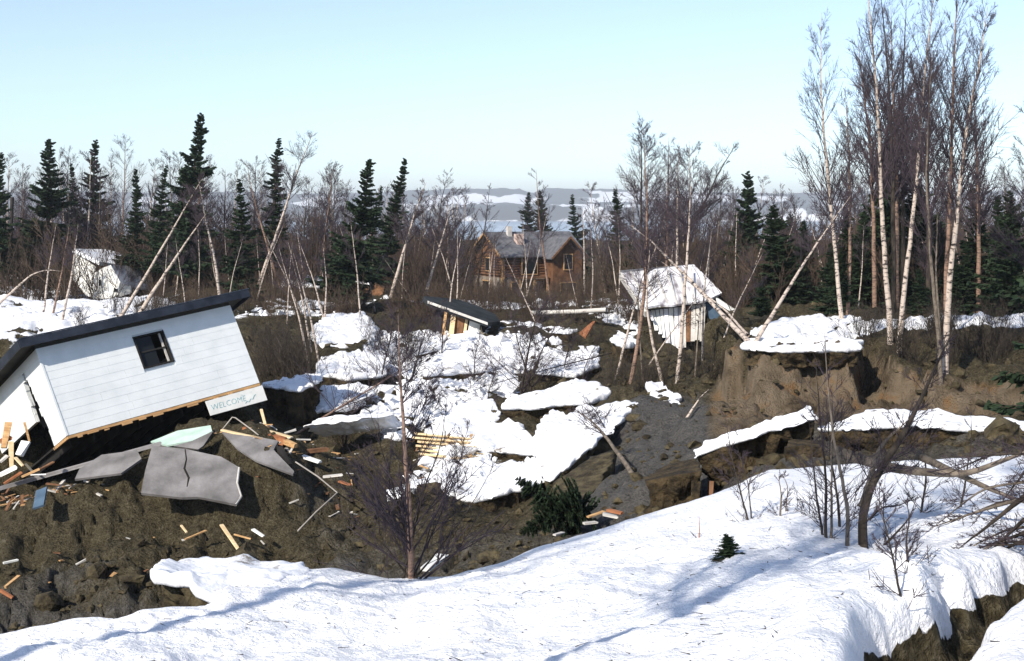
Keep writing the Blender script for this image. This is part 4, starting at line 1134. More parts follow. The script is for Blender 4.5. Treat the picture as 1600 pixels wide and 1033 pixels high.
# leaning and fallen trunks around the collapsed house
birch('long pale fallen trunk slanting down across the collapsed house', [(1166,531),(1120,480),(1070,428),(1020,380),(985,352)], (37.5, 48), 0.085, 140, plant=False, lo=.62, nb=16, bl=.14, k2=4, k3=3)
birch('second thin fallen trunk just under the long pale one', [(1166,520),(1130,482),(1075,440),(1000,385)], (39, 50), 0.045, 141, plant=False, lo=.6, nb=10, bl=.12, k2=4, k3=2)
birch('pale trunk leaning right from the snowy ledge edge', [(1182,532),(1215,480),(1250,420),(1290,360),(1330,305)], (37, 40), 0.07, 142, plant=False, lo=.5, nb=24, bl=.2)
birch('short pale leaning trunk before the round topped spruce', [(1168,450),(1182,410),(1197,368)], 62, 0.09, 143, lo=.6, nb=14, bl=.25)
birch('thin reddish trunk sloping down to the right behind it', [(1192,455),(1170,420),(1140,385)], 64, 0.05, 144, bark='birch_brown', lo=.6, nb=12, bl=.2)
birch('brown birch in front of the collapsed roof left side', [(985,605),(1000,520),(1010,420),(1012,330),(1005,200)], 43, 0.085, 145, bark='birch_brown', lo=.40, nb=46, bl=.24)
birch('pale birch crossing the collapsed roof with a lean to the left', [(1036,600),(1022,540),(1010,470),(1016,380)], 42, 0.07, 146, lo=.6, nb=16, bl=.2)
birch('pale birch in front of the plank wall leaning right', [(1057,612),(1066,540),(1074,430),(1080,330),(1077,220)], 41.5, 0.08, 147, lo=.45, nb=40, bl=.22)
birch('slim grey stem before the right end of the collapsed roof', [(1087,575),(1092,500),(1094,470)], 43, 0.05, 148, bark='grey_bark', lo=.7, nb=4, bl=.1)
birch('bare birch with a fork spreading right above the collapsed roof', [(1072,440),(1076,350),(1100,320),(1122,270),(1150,225)], 66, 0.12, 149, bark='dark_bark', lo=.42, nb=44, bl=.26)
birch('thin pale birch behind the collapsed roof ridge', [(1057,440),(1058,330),(1060,230)], 68, 0.10, 150, lo=.35, nb=40, bl=.24)
birch('thin stem in front of the left end of the collapsed roof', [(1002,560),(996,480),(1000,440),(1030,380)], 44, 0.045, 151, bark='grey_bark', lo=.5, nb=18, bl=.22)
birch('fallen brown trunk lying down the clay with its dark shadow', [(1008,770),(970,715),(935,668),(900,640)], (26.2, 31.5), 0.075, 152, bark='grey_bark', lo=.55, nb=14, bl=.16, k2=4, k3=2)
birch('pale snapped pole leaning on the orange earth bank', [(1076,648),(1095,620),(1108,608)], (33.5, 33.8), 0.05, 153, lo=.9, nb=2, bl=.05, k2=2, k3=0)
# centre
birch('slender brown birch before the log house', [(862,482),(852,420),(842,340),(838,265)], 78, 0.09, 160, bark='birch_brown', lo=.45, nb=26, bl=.18)
birch('pale thin birch at the right corner of the log house', [(913,452),(912,380),(910,325)], 92, 0.10, 161, lo=.7, nb=14, bl=.15)
birch('dead pale stem in the brush below the log house', [(836,500),(838,440)], 70, 0.07, 162, lo=.9, nb=4, bl=.1, k3=0)
birch('brown birch in front of the left gable of the log house', [(744,470),(750,410),(758,350),(765,290)], 95, 0.10, 163, bark='dark_bark', lo=.4, nb=26, bl=.2)
birch('pale trunk leaning right in the middle thicket', [(611,462),(628,400),(650,328),(666,285)], 76, 0.13, 164, lo=.45, nb=30, bl=.22)
birch('pale trunk leaning right nearer the log house', [(660,475),(676,420),(695,355),(705,320)], 74, 0.11, 165, lo=.5, nb=26, bl=.22)
birch('grey dead trunk leaning across the brown hut', [(566,480),(588,430),(614,365)], 72, 0.10, 166, bark='grey_bark', lo=.6, nb=12, bl=.16)
birch('thin birch close behind the leaning spruce', [(566,435),(580,360),(593,290)], 84, 0.10, 167, bark='birch_brown', lo=.35, nb=28, bl=.16)
birch('bare birch above the middle thicket left of the log house', [(682,440),(684,370),(690,310),(700,270)], 98, 0.11, 168, bark='dark_bark', lo=.3, nb=36, bl=.22)
# left
birch('bright white birch leaning right against the sky', [(418,405),(438,350),(456,290),(470,255),(490,205)], 82, 0.13, 170, lo=.5, nb=34, bl=.22)
birch('brown stem crossing the foot of the bright white birch', [(424,405),(408,350),(392,290),(385,250)], 83, 0.10, 171, bark='birch_brown', lo=.5, nb=26, bl=.2)
birch('long pale trunk leaning right behind the white house roof', [(186,500),(228,430),(275,350),(320,272)], 58, 0.10, 172, lo=.75, nb=14, bl=.16)
birch('thick pale trunk leaning right beside the long one', [(212,500),(250,440),(290,380),(322,334)], 57, 0.13, 173, lo=.8, nb=10, bl=.16)
birch('pale trunk leaning left meeting the two leaning trunks', [(346,480),(335,400),(320,340),(310,280)], 58, 0.10, 174, lo=.65, nb=22, bl=.2)
birch('leftmost thin pale birch by the tipped cottage', [(66,505),(76,420),(88,350)], 63, 0.07, 175, lo=.55, nb=22, bl=.2)
birch('second thin pale birch by the tipped cottage', [(80,505),(95,430),(110,340)], 64, 0.07, 176, lo=.55, nb=22, bl=.2, bark='birch_brown')
birch('third pale birch before the tipped cottage gable', [(96,505),(112,430),(122,350)], 62, 0.08, 177, lo=.55, nb=22, bl=.2)
birch('curved dead white branch over the snow at far left', [(28,448),(50,428),(75,421),(95,424)], 70, 0.09, 178, lo=.7, nb=5, bl=.15, k3=0)
for k, (b, t_, d, lab) in enumerate([
   ((486, 588), (436, 388), 50, 'leftmost of the close thin birches right of the white house'),
   ((492, 580), (450, 378), 51, 'second of the close thin birches right of the white house'),
   ((500, 575), (458, 395), 50.5, 'third of the close thin birches right of the white house'),
   ((506, 500), (465, 372), 62, 'left stem of the pale pair rising from the snow hump'),
   ((508, 500), (504, 380), 62, 'right stem of the pale pair rising from the snow hump'),
   ((452, 592), (432, 525), 46, 'short thin birch pole right of the white house'),]):
    birch(lab, [b, ((b[0] + t_[0]) / 2 + 4, (b[1] + t_[1]) / 2), t_], d, 0.06, 180 + k, bark='birch' if k != 5 else 'grey_bark', lo=.62, nb=14 if k < 5 else 5, bl=.18)
for k, (x, yb, xt, yt, d, lab) in enumerate([
   (190, 420, 196, 215, 110, 'hazy round topped birch between the left spruces'),
   (350, 440, 352, 265, 92, 'bare birch right of the tallest left spruce'),
   (395, 430, 400, 250, 95, 'bare birch left of the bright leaning one'),
   (500, 440, 520, 265, 90, 'bare birch right of the bright leaning one'),
   (30, 430, 40, 270, 105, 'far bare birch at the left picture edge'),
   (120, 420, 130, 255, 100, 'bare birch between the two far left spruces'),
   (275, 430, 330, 250, 90, 'leaning bare birch by the tallest left spruce'),
   (470, 430, 480, 300, 88, 'small bare birch beside the bright leaning one'),
   (1000, 450, 1002, 190, 72, 'tall bare birch left of the collapsed roof'),
   (1040, 450, 1045, 215, 76, 'bare birch above the middle of the collapsed roof'),
   (1250, 470, 1240, 300, 75, 'low bare birch right of the round topped spruce')]):
    birch(lab, [(x, yb), ((x + xt) / 2, (yb + yt) / 2), (xt, yt)], d, 0.11, 200 + k, bark='dark_bark' if k % 3 else 'birch_brown', lo=.3, nb=40, bl=.26, up=.9)

# a skyline of far bare trees: copies of four shapes
FT = []
for k in range(4):
    tr, cr = birch_np(np.array([(0, 0, -.4), (.3 * (k - 1.5), 0, 4.5), (.5 * (k - 1.5), .2, 9)]), .11, 260 + k, lo=.22, nb=34, bl=.28, up=.95, tw=.008)
    FT.append((mesh_np('trunk', *tr), mesh_np('crown', *cr)))
rgt = random.Random(9)
spots = sorted(rgt.choice([rgt.uniform(-10, 300), rgt.uniform(300, 560), rgt.uniform(560, 730), rgt.uniform(935, 1160), rgt.uniform(1175, 1600)]) for _ in range(104))
ORD = 'first second third fourth fifth sixth seventh eighth ninth tenth eleventh twelfth thirteenth fourteenth fifteenth sixteenth seventeenth eighteenth nineteenth twentieth twenty-first twenty-second twenty-third twenty-fourth twenty-fifth twenty-sixth twenty-seventh twenty-eighth twenty-ninth thirtieth'.split()
zone_n = {}
for x in spots:
    zone = 'left of the tallest spruce' if x < 300 else 'between the tallest spruce and large leaning spruce' if x < 560 else 'between leaning spruces and log house' if x < 740 else 'between log house and round topped spruce' if x < 1168 else 'behind the right bank'
    zone_n[zone] = zone_n.get(zone, -1) + 1
    d = rgt.uniform(92, 130)
    yt = np.interp(x, [0, 130, 300, 520, 600, 740, 940, 1100, 1250, 1400, 1600], [250, 245, 250, 270, 300, 305, 290, 285, 290, 260, 250]) + rgt.uniform(-12, 45)
    p = at(x, 400, d); zb = float(h_base(np.array([p[0]]), np.array([d]))[0])
    h = at(x, yt, d)[2] - zb
    root = empty('bare_tree', (p[0], d, zb), ORD[zone_n[zone]] + ' far bare tree from the left ' + zone, 'tree', 'far bare trees in the thicket')
    sc_ = h / 9.0
    root.scale = (sc_, sc_, sc_); root.rotation_euler = (rgt.gauss(0, .06), rgt.gauss(0, .08), rgt.uniform(0, 6.28))
    tm, cm = FT[rgt.randrange(4)]
    link('trunk', tm, M['grey_bark'], root); link('crown', cm, M['twig'], root)
# slim pale trunks leaning every way in the brush
for tm, cm in FT[:2]:
    tm.materials.clear(); tm.materials.append(M['birch'])
FP = []
for k in range(4):
    tr, cr = birch_np(np.array([(0, 0, -.4), (.15 * (k - 1.5), 0, 2.5), (.1 * (k - 1.5), .1, 5.5)]), .055, 270 + k, lo=.45, nb=16, bl=.24, up=1.1, tw=.006)
    FP.append((mesh_np('trunk', *tr), mesh_np('crown', *cr)))
zone_n = {}
zspots = sorted([rgt.uniform(235, 540) for _ in range(16)] + [rgt.uniform(540, 735) for _ in range(12)] + [rgt.uniform(740, 930) for _ in range(9)] + [rgt.uniform(945, 1150) for _ in range(13)] + [rgt.uniform(1180, 1600) for _ in range(14)])
for x in zspots:
    zone = 'behind the white house' if x < 540 else 'left of the log house' if x < 740 else 'in front of the log house' if x < 935 else 'around the collapsed roof' if x < 1160 else 'in the brush of the right bank'
    zone_n[zone] = zone_n.get(zone, -1) + 1
    d = rgt.uniform(60, 84) if x < 940 else rgt.uniform(50, 74)
    if 945 < x < 1150: d = rgt.choice([rgt.uniform(42, 52), rgt.uniform(66, 80)])
    p = at(x, 450, d); zb = hz(p[0], d)
    root = empty('birch_sapling', (p[0], d, zb), ORD[zone_n[zone]] + ' slim pale sapling from the left ' + zone, 'tree', 'slim pale saplings in the brush')
    sc_ = rgt.uniform(.55, 1.05)
    root.scale = (sc_, sc_, sc_); root.rotation_euler = (rgt.gauss(0, .12), rgt.gauss(0.12, .22), rgt.uniform(0, 6.28) if rgt.random() < .5 else 0)
    tm, cm = FP[rgt.randrange(4)]
    link('trunk', tm, M['birch'], root); link('crown', cm, M['twig'], root)

# spruces
def spruce_np(H, wid, seed, bare=0.04, nb=170, ragged=0.45):
    rg = np.random.default_rng(seed)
    t = np.linspace(0, 1, 12)
    T = np.stack([0.02 * H * np.sin(t * 5 + seed) * t, 0.015 * H * np.cos(t * 4 + seed) * t, H * t], -1)
    trunk = tubes(T[None], (0.016 * H * (1 - t) + 0.012)[None], 7)
    z = bare + (1 - bare) * np.sort(rg.uniform(0, 1, nb)) ** 1.05
    z[-6:] = np.linspace(0.955, 0.998, 6)
    az = np.arange(nb) * 2.4 + rg.uniform(-.6, .6, nb)
    clump = 0.85 + 0.28 * np.sin(z * 34 + seed + 2.0 * np.sin(az)) * np.clip(z, .2, 1) 
    L = wid * (0.055 + (1 - z) ** 0.92) * np.clip(clump, .35, 1.3) * rg.uniform(1 - ragged, 1 + ragged, nb)
    L *= np.where(rg.uniform(0, 1, nb) < 0.14, 0.35, 1)
    for _ in range(5):                                            # thin places in the crown
        zc = rg.uniform(.25, .95); ac = rg.uniform(0, 6.28)
        L *= 1 - 0.55 * np.exp(-((z - zc) / .03) ** 2) * (0.5 + 0.5 * np.cos(az - ac))
    h = np.stack([np.cos(az), np.sin(az), np.zeros(nb)], -1)
    S = np.stack([np.interp(z, t, T[:, 0]), np.interp(z, t, T[:, 1]), z * H], -1)
    drop = -0.55 + 0.75 * z
    k = 6
    s = np.linspace(0, 1, k)
    P = S[:, None] + h[:, None] * (L[:, None] * s)[..., None]
    P[..., 2] += L[:, None] * (drop[:, None] * s + 0.30 * s ** 2.5)
    limbs = tubes(P, (0.006 * H * (1 - z) * 0.6 + 0.006)[:, None] * np.linspace(1, .3, k), 3)
    # needle sprays: small narrow blades set along each limb, hanging and spreading
    nl = 24
    si = np.tile(np.linspace(0.10, 1.0, nl), (nb, 1)) + rg.uniform(-.03, .03, (nb, nl))
    si = np.clip(si, .05, 1)
    B = S[:, None] + h[:, None] * (L[:, None] * si)[..., None]
    B[..., 2] += L[:, None] * (drop[:, None] * si + 0.30 * si ** 2.5)
    side = np.stack([-h[:, 1], h[:, 0], h[:, 2]], -1)
    V, Q = [], []
    for sgn in (-1, 1, 0):
        dirv = unit(h[:, None] * rg.uniform(.3, 1.0, (nb, nl, 1)) + sgn * side[:, None] * rg.uniform(.5, 1.2, (nb, nl, 1)) + np.array([0, 0, -1.0]) * rg.uniform(.05, .55 if sgn else 1.2, (nb, nl, 1)))
        ln = (0.24 * L[:, None] * (1.15 - 0.75 * si) + 0.010 * H) * rg.uniform(.6, 1.3, (nb, nl))
        wv = unit(np.cross(dirv, unit(rg.normal(size=(nb, nl, 3))))) * (ln * 0.20 + 0.0025 * H)[..., None]
        tip = B + dirv * ln[..., None]; midp = B + dirv * (ln * 0.55)[..., None]; midp[..., 2] -= ln * 0.05
        quad = np.stack([B, midp + wv, tip, midp - wv], 2).reshape(-1, 3)
        V.append(quad)
    V = np.vstack(V); Q = np.arange(len(V)).reshape(-1, 4)
    return trunk, limbs, (V, Q)
SP = []
for k, (H, wid, nb) in enumerate([(10, 1.30, 230), (10, 1.75, 250), (10, 1.05, 200), (10, 2.2, 280), (10, 1.5, 210), (10, 1.6, 240)]):
    tr, li, fo = spruce_np(H, wid, 300 + k, nb=nb)
    SP.append((mesh_np('trunk', *tr), mesh_np('limbs', *li), mesh_np('crown', *fo, smooth=False)))
def spruce(label, top, base, d, kind, wscale=1.0, group='dark spruce trees', seed=0, name='spruce_tree'):
    b, t_ = at(base[0], base[1], d), at(top[0], top[1], d)
    v = t_ - b; H = np.linalg.norm(v)
    root = empty(name, tuple(b), label, 'tree', group)
    lean = Vector((0, 0, 1)).rotation_difference(Vector(tuple(v)))
    from mathutils import Quaternion
    root.rotation_euler = (lean @ Quaternion((0, 0, 1), seed * 1.37)).to_euler()
    s_ = H / 10.0
    root.scale = (s_ * wscale * 1.15, s_ * wscale * 1.15, s_)
    for nm, me, m in zip(('trunk', 'limbs', 'crown'), SP[kind], ('spruce_bark', 'spruce_bark', 'spruce')):
        o = link(nm, me, M[m], root)
        if nm == 'limbs': o['kind'] = 'stuff'
    return root
for k, (lab, tp, bs, d, kd, ws) in enumerate([
   ('tall dense spruce near the left picture edge', (84,218), (62,446), 94, 1, 1.25),
   ('second tall spruce from the left, narrow at the top', (151,218), (142,440), 104, 0, 1.1),
   ('shorter spruce between the two tall left ones', (116,256), (112,440), 100, 1, .9),
   ('spruce cut by the left picture edge', (1,238), (-6,420), 90, 1, .9),
   ('blunt dark spruce left of the tallest one', (214,265), (205,420), 88, 0, 1.1),
   ('spruce close on the left of the tallest one', (258,258), (246,425), 86, 1, 1.0),
   ('tallest spruce of the left group with ragged spire', (310,176), (288,430), 84, 1, 1.0),
   ('narrow spruce behind the white house roof', (378,280), (372,470), 74, 0, 1.15),
   ('narrow spired spruce beside the bright leaning birch', (437,216), (424,410), 88, 2, 1.25),
   ('large spruce leaning right in the middle thicket', (585,250), (535,468), 70, 1, 1.25),
   ('ragged spruce leaning right next to the large leaning one', (632,248), (598,430), 80, 0, 1.1),
   ('small brown green spruce between the two leaning ones', (594,290), (570,440), 82, 2, 1.0),
   ('left of the pair of spruces behind the log house', (826,300), (824,390), 165, 1, 1.2),
   ('right of the pair of spruces behind the log house', (843,298), (853,390), 160, 3, .9),
   ('spruce with forked top right of the log house', (892,304), (914,440), 152, 1, 1.1),
   ('narrow spruce between log house and collapsed roof', (959,296), (968,450), 100, 2, 1.3),
   ('full round topped spruce right of the collapsed roof', (1168,268), (1160,460), 78, 3, 1.0),
   ('small snow dusted spruce below the slim birch', (1315,385), (1312,470), 47, 3, 1.2),
   ('dark spruce filling behind the birch clump', (1395,205), (1385,505), 60, 3, .85),
   ('dark spruce behind the leaning clump birch', (1430,230), (1440,505), 62, 1, 1.2),
   ('pointed spruce right of the forked birch', (1526,288), (1520,500), 58, 1, 1.2),
   ('dark spruce near the right picture edge', (1575,300), (1580,540), 50, 3, 1.1),
   ('spruce beyond the bank at far right', (1555,305), (1550,500), 64, 1, 1.2),
   ('low spruce right of the slim birch', (1352,330), (1350,495), 58, 3, 1.0),
   ('low dark spruce under the forked birch', (1470,350), (1470,500), 55, 3, 1.2),
   ('young spruce sheltering under the bank trees', (1435,420), (1437,510), 50, 3, 1.3),
   ('broad spruce low behind the thin pale trunks', (985,380), (985,470), 95, 3, 1.2),
   ('spruce in the dark wood behind the fallen trunk', (1235,335), (1230,460), 90, 3, 1.1),
   ]):
    spruce(lab, tp, bs, d, {0: (0, 4)[k % 2], 1: (1, 5, 4)[k % 3], 2: 2, 3: 3}[kd], ws, seed=k)
ru = random.Random(4)
for k in range(18):
    x = 1195 + 24 * k + ru.uniform(-8, 8); d = ru.uniform(50, 62)
    zb = hz(at(x, 480, d)[0], d); yb = 325 - zb / d * F
    spruce(ORD[k] + ' low spruce from the left in the dark understory behind the right bank', (x + ru.uniform(-5, 5), yb - ru.uniform(70, 150)), (x, yb + 3), d, ru.choice([3, 1, 5]), 1.35, 'low spruces behind the right bank', seed=60 + k)
spruce('dark near spruce cut by the right picture edge', (1690,200), (1682,640), 30, 3, 1.0, seed=40)
spruce('small spruce lying fallen on the clay in mid basin', (806,748), (908,812), 24.5, 3, 1.5, seed=41)
spruce('bushy fallen spruce bough draped over the grey clay', (812,832), (908,786), 24.0, 3, 1.7, seed=42)
_d = float(bank_at(1138, 866)[1])
spruce('tiny spruce seedling poking out of the foreground snow', (1134,834), (1138,874), _d, 3, 2.6, seed=43, name='spruce_seedling')

# thickets of brush: far off, one mass each
def shrub_np(seed, H, stems, tw):
    rg = np.random.default_rng(seed)
    az = rg.uniform(0, 2 * math.pi, stems); tilt = rg.uniform(.05, .45, stems)
    S = np.stack([np.cos(az) * .12 * H * rg.uniform(0, 1, stems), np.sin(az) * .12 * H * rg.uniform(0, 1, stems), np.full(stems, -.2)], -1)
    D = unit(np.stack([np.cos(az) * tilt, np.sin(az) * tilt, np.ones(stems)], -1)); L = H * rg.uniform(.6, 1.1, stems)
    R = np.full(stems, tw * 2.2)
    parts = [tubes(lines(rg, S, D, L, 4, .2), R[:, None] * np.linspace(1, .4, 4), 3)]
    S2, D2, L2, R2 = grow(rg, S, D, L, R, 8, .12, .75, .42, .55, .2)
    parts.append(spikes(S2, D2, L2, R2 * 1.1))
    S3, D3, L3, R3 = grow(rg, S2, D2, L2, R2, 4, .1, .8, .6, .85, .2)
    parts.append(spikes(S3, D3, L3, R3))
    return join(parts)
def thicket(name, label, spots, tw, m):
    protos = [shrub_np(400 + i, 1.0, 8, tw) for i in range(7)]
    rg = np.random.default_rng(len(spots))
    parts = []
    X = np.array([s_[0] for s_ in spots]); Y = np.array([s_[1] for s_ in spots])
    Z = ground_fields(X, Y)[0]
    for (x, y, h), z in zip(spots, Z):
        v, q = protos[rg.integers(7)]
        a = rg.uniform(0, 6.28); c, s_ = math.cos(a), math.sin(a)
        lean = rg.normal(0, .12, 2)
        w = v * h
        w = np.stack([w[:, 0] * c - w[:, 1] * s_ + w[:, 2] * lean[0], w[:, 0] * s_ + w[:, 1] * c + w[:, 2] * lean[1], w[:, 2]], -1) + (x, y, z)
        parts.append((w, q))
    v, q = join(parts)
    o = link(name, mesh_np(name, v, q), M[m])
    tag(o, label, 'brush', kind='stuff')
rg = np.random.default_rng(77)
def band(n, x0, x1, d0, d1, htop, jitter=.3):
    out = []
    for _ in range(n):
        d = d0 + (d1 - d0) * rg.uniform() ** 1.2; x = rg.uniform(x0, x1)
        yt = np.interp(x, htop[0], htop[1])
        g = at(x, 430, d)
        zt = at(x, yt + 25 * rg.uniform(-.3, 1.4), d)[2]
        zb = float(h_base(np.array([g[0]]), np.array([d]))[0])
        h = np.clip(zt - zb, 0.6, 9) * rg.uniform(.75, 1.05)
        out.append((g[0], d, h))
    return out
far_top = ([-50, 250, 330, 500, 560, 640, 720, 740, 800, 900, 960, 1100, 1240, 1600], [318, 318, 308, 310, 335, 325, 340, 435, 438, 425, 335, 325, 318, 300])
thicket('brush_thicket', 'brown leafless thicket filling the middle distance', band(225, -40, 730, 86, 130, far_top) + band(175, 930, 1640, 78, 130, far_top) + band(80, 730, 930, 80, 120, far_top), 0.0032, 'twig_red')
near_top = ([0, 250, 300, 420, 560, 700, 760, 960, 1000, 1150, 1250, 1640], [430, 420, 420, 395, 405, 400, 430, 430, 400, 400, 395, 390])
thicket('brush_thicket', 'reddish brown brush along the edge of the slide', band(90, 240, 700, 64, 84, near_top) + band(82, 700, 1000, 62, 80, near_top) + band(80, 1130, 1640, 54, 84, near_top), 0.0034, 'twig_red')
gul_top = ([400, 480, 940, 1180], [520, 520, 500, 500])
thicket('brush_thicket', 'dark brush in the gully beneath the collapsed house', band(44, 950, 1160, 40, 56, ([900, 1200], [535, 525])) + band(36, 395, 490, 44, 60, ([300, 600], [490, 490])) + band(24, 760, 950, 54, 64, ([700, 960], [490, 490])) + band(20, 560, 680, 52, 66, ([500, 700], [480, 480])) + band(24, 120, 330, 60, 76, ([100, 400], [440, 440])) + band(40, 1340, 1640, 36.5, 44, ([1300, 1700], [520, 520])), 0.0035, 'dark_bark')


# ------------------------------------------------------------------ ground behind the viewpoint and its trees
def snow_field():
    xs = np.linspace(-60, 60, 120); ys = np.linspace(-70, 8.8, 90)
    X, Y = np.meshgrid(xs, ys)
    P3 = np.stack([X, Y, X * 0], -1)
    Z = -1.72 + 0.12 * fbm(P3, .25, 3, 501) - 0.30 * np.clip(Y, 0, 9) - 0.25 * sstep(Y, 0, 2.3)
    i = np.arange(X.size).reshape(X.shape)
    q = np.stack([i[:-1, :-1], i[:-1, 1:], i[1:, 1:], i[1:, :-1]], -1).reshape(-1, 4)
    o = link('snow_field', mesh_np('snow_field', np.stack([X, Y, Z], -1).reshape(-1, 3), q), M['snow_near'])
    tag(o, 'level snow the photographer stands on', kind='structure')
snow_field()
for k, (x, y, h, r_, lab) in enumerate([
    (-7.4, 2.3, 12, .13, 'birch left of the view whose shadow crosses the lower left snow'),
    (-3.6, 0.8, 11, .11, 'birch beside the viewpoint whose shadow bends over the snow hump'),
    (-2.0, -4.0, 13, .10, 'slender birch behind the viewpoint shading the hollow')]):
    tr, cr = birch_np(np.array([(0, 0, -.4), (.2, .1, h * .5), (.1, .3, h)]), r_, 700 + k, lo=.45, nb=40, bl=.18, up=1.2, tw=.006)
    root = empty('birch_tree', (x, y, -1.9), lab, 'tree', 'birches behind the viewpoint')
    link('trunk', mesh_np('trunk', *tr), M['birch'], root); link('crown', mesh_np('crown', *cr), M['twig'], root)

# ------------------------------------------------------------------ foreground saplings and tangle
def sapling(label, px, d, r0, seed, bark='dark_bark', twig='twig', name='sapling', group='bare saplings and stems in the snow', **kw):
    k = dict(lo=.3, nb=10, bl=.22, k2=4, k3=0, tw=.0022, wob=.02, rbf=.2); k.update(kw)
    return birch(label, px, d, r0, seed, bark, twig, 'sapling', name, group, **k)
birch('young red brown birch rooted at the snow edge in the centre foreground', [(643,912),(641,850),(638,780),(631,700),(626,610),(623,540),(622,490)], 11.35, 0.036, 800, bark='birch_brown', group='foreground saplings', lo=.10, nb=44, bl=.30, up=.8, k2=6, k3=3, tw=.0033)
sapling('left stem fanning out at the foot of the young red brown birch', [(640,905),(610,862),(575,830),(545,800)], 11.35, .012, 801, nb=12, bl=.35)
sapling('right stem fanning out at the foot of the young red brown birch', [(646,905),(690,850),(735,790),(775,720)], (11.35, 12.0), .012, 802, nb=12, bl=.35)
sapling('low twig lying left over the snow at the birch foot', [(618,918),(590,902),(545,885),(500,880)], (11.2, 11.4), .010, 803, nb=8, bl=.3)
sapling('upright side stem left of the young red brown birch', [(636,850),(612,760),(592,690),(570,620)], (11.4, 11.6), .012, 804, nb=16, bl=.3, k3=2)
sapling('upright side stem right of the young red brown birch', [(642,850),(662,760),(690,690),(700,610)], (11.4, 11.6), .012, 805, nb=16, bl=.3, k3=2)
D = float(bank_at(1350, 856)[1])
sapling('crooked dark tree rising from the snow on the right', [(1350,862),(1346,820),(1350,785),(1364,752),(1384,722),(1402,698),(1428,648),(1450,602),(1472,552),(1492,512)], (D, D + .5), .044, 810, lo=.22, nb=30, bl=.20, k2=6, k3=3, wob=.008, name='crooked_tree', tw=.0024)
sapling('grey fallen trunk lying level behind the crooked tree', [(1360,722),(1392,732),(1450,738),(1510,742),(1560,722),(1660,685)], (D + .5, D + .2), .050, 811, 'grey_bark', lo=.25, nb=14, bl=.2, k2=4, k3=2, name='fallen_tree')
sapling('curved grey stub rising from the fallen trunk', [(1366,724),(1372,702),(1392,680),(1420,655)], (D + .5, D + .6), .032, 812, 'grey_bark', lo=.5, nb=5, name='branch_stub')
sapling('low grey limb of the fallen trunk sagging to the right', [(1500,742),(1550,765),(1600,785),(1660,800)], (D + .4, D), .034, 813, 'grey_bark', lo=.2, nb=14, bl=.3, name='fallen_limb')
for k, (px, r_, lab) in enumerate([
    ([(1660,735),(1600,775),(1550,815),(1492,862)], .032, 'long dark branch reaching down left to the snow at the right edge'),
    ([(1660,770),(1600,812),(1560,850),(1540,864)], .030, 'second dark branch below the long one at the right edge'),
    ([(1660,800),(1610,838),(1570,858),(1500,892)], .024, 'third dark branch touching the snow at the right edge'),
    ([(1660,845),(1600,850),(1560,852),(1520,848)], .018, 'thin level branch lying on the snow at the right edge'),
    ([(1660,885),(1590,884),(1520,886)], .016, 'thin straight stick lying flat on the snow at the right edge'),
    ([(1650,700),(1600,735),(1560,790)], .020, 'thin branch hanging from above at the right edge')]):
    sapling(lab, px, (D - 1.2, D - .7), r_, 820 + k, lo=.1, nb=16, bl=.24, k2=3, k3=1, name='dead_branch', group='dead branches at the right edge')
for k, (px, r_, bark, lab) in enumerate([
    ([(1284,836),(1276,780),(1268,700),(1262,640)], .013, 'dark_bark', 'leftmost thin stem of the sapling row on the snow'),
    ([(1291,840),(1289,760),(1281,660),(1275,560)], .016, 'dark_bark', 'second thin stem of the sapling row on the snow'),
    ([(1298,840),(1298,760),(1300,690),(1306,600)], .014, 'grey_bark', 'third thin stem of the sapling row on the snow'),
    ([(1311,822),(1306,760),(1294,690),(1288,600)], .015, 'dark_bark', 'fourth thin stem of the sapling row on the snow'),
    ([(1324,855),(1326,800),(1316,745),(1298,660),(1288,520)], .020, 'grey_bark', 'tall rightmost stem of the sapling row on the snow'),
    ([(1220,806),(1222,770),(1216,745),(1226,738)], .016, 'grey_bark', 'bent grey dead stem left of the sapling row'),
    ([(1228,800),(1232,760),(1224,742),(1212,748)], .012, 'grey_bark', 'second bent grey dead stem left of the sapling row'),
    ([(1168,812),(1158,770),(1146,720),(1130,640)], .012, 'dark_bark', 'thin stem on the crest of the snow bank'),
    ([(1174,810),(1170,760),(1150,690)], .010, 'dark_bark', 'short thin stem beside the one on the crest'),
    ([(1410,935),(1398,870),(1380,800),(1368,750)], .010, 'dark_bark', 'single thin whip in front of the crooked tree'),
    ([(1382,850),(1402,830),(1420,812),(1432,780)], .018, 'dark_bark', 'low twisted branch right of the crooked tree foot'),
    ([(1360,812),(1380,792),(1408,790),(1440,770)], .016, 'dark_bark', 'twisted branch behind the crooked tree'),
    ([(1440,800),(1450,740),(1440,690),(1462,640)], .014, 'dark_bark', 'upright dark twig bush behind the crooked tree'),
    ([(1500,790),(1510,730),(1520,690),(1516,640)], .014, 'dark_bark', 'upright dark twig bush right of the crooked tree'),
    ([(1420,880),(1416,850),(1424,800),(1408,770)], .012, 'dark_bark', 'small twig bush in front of the fallen trunk'),
    ([(1092,840),(1093,824),(1092,806)], .012, 'brick_wood', 'short red brown stake in the snow bank')]):
    d = float(bank_at(px[0][0], px[0][1])[1])
    sapling(lab, px, d, r_, 840 + k, bark, nb=2 if k == 15 else 14, bl=.30, k2=4, k3=0 if k == 15 else 2, lo=.2)

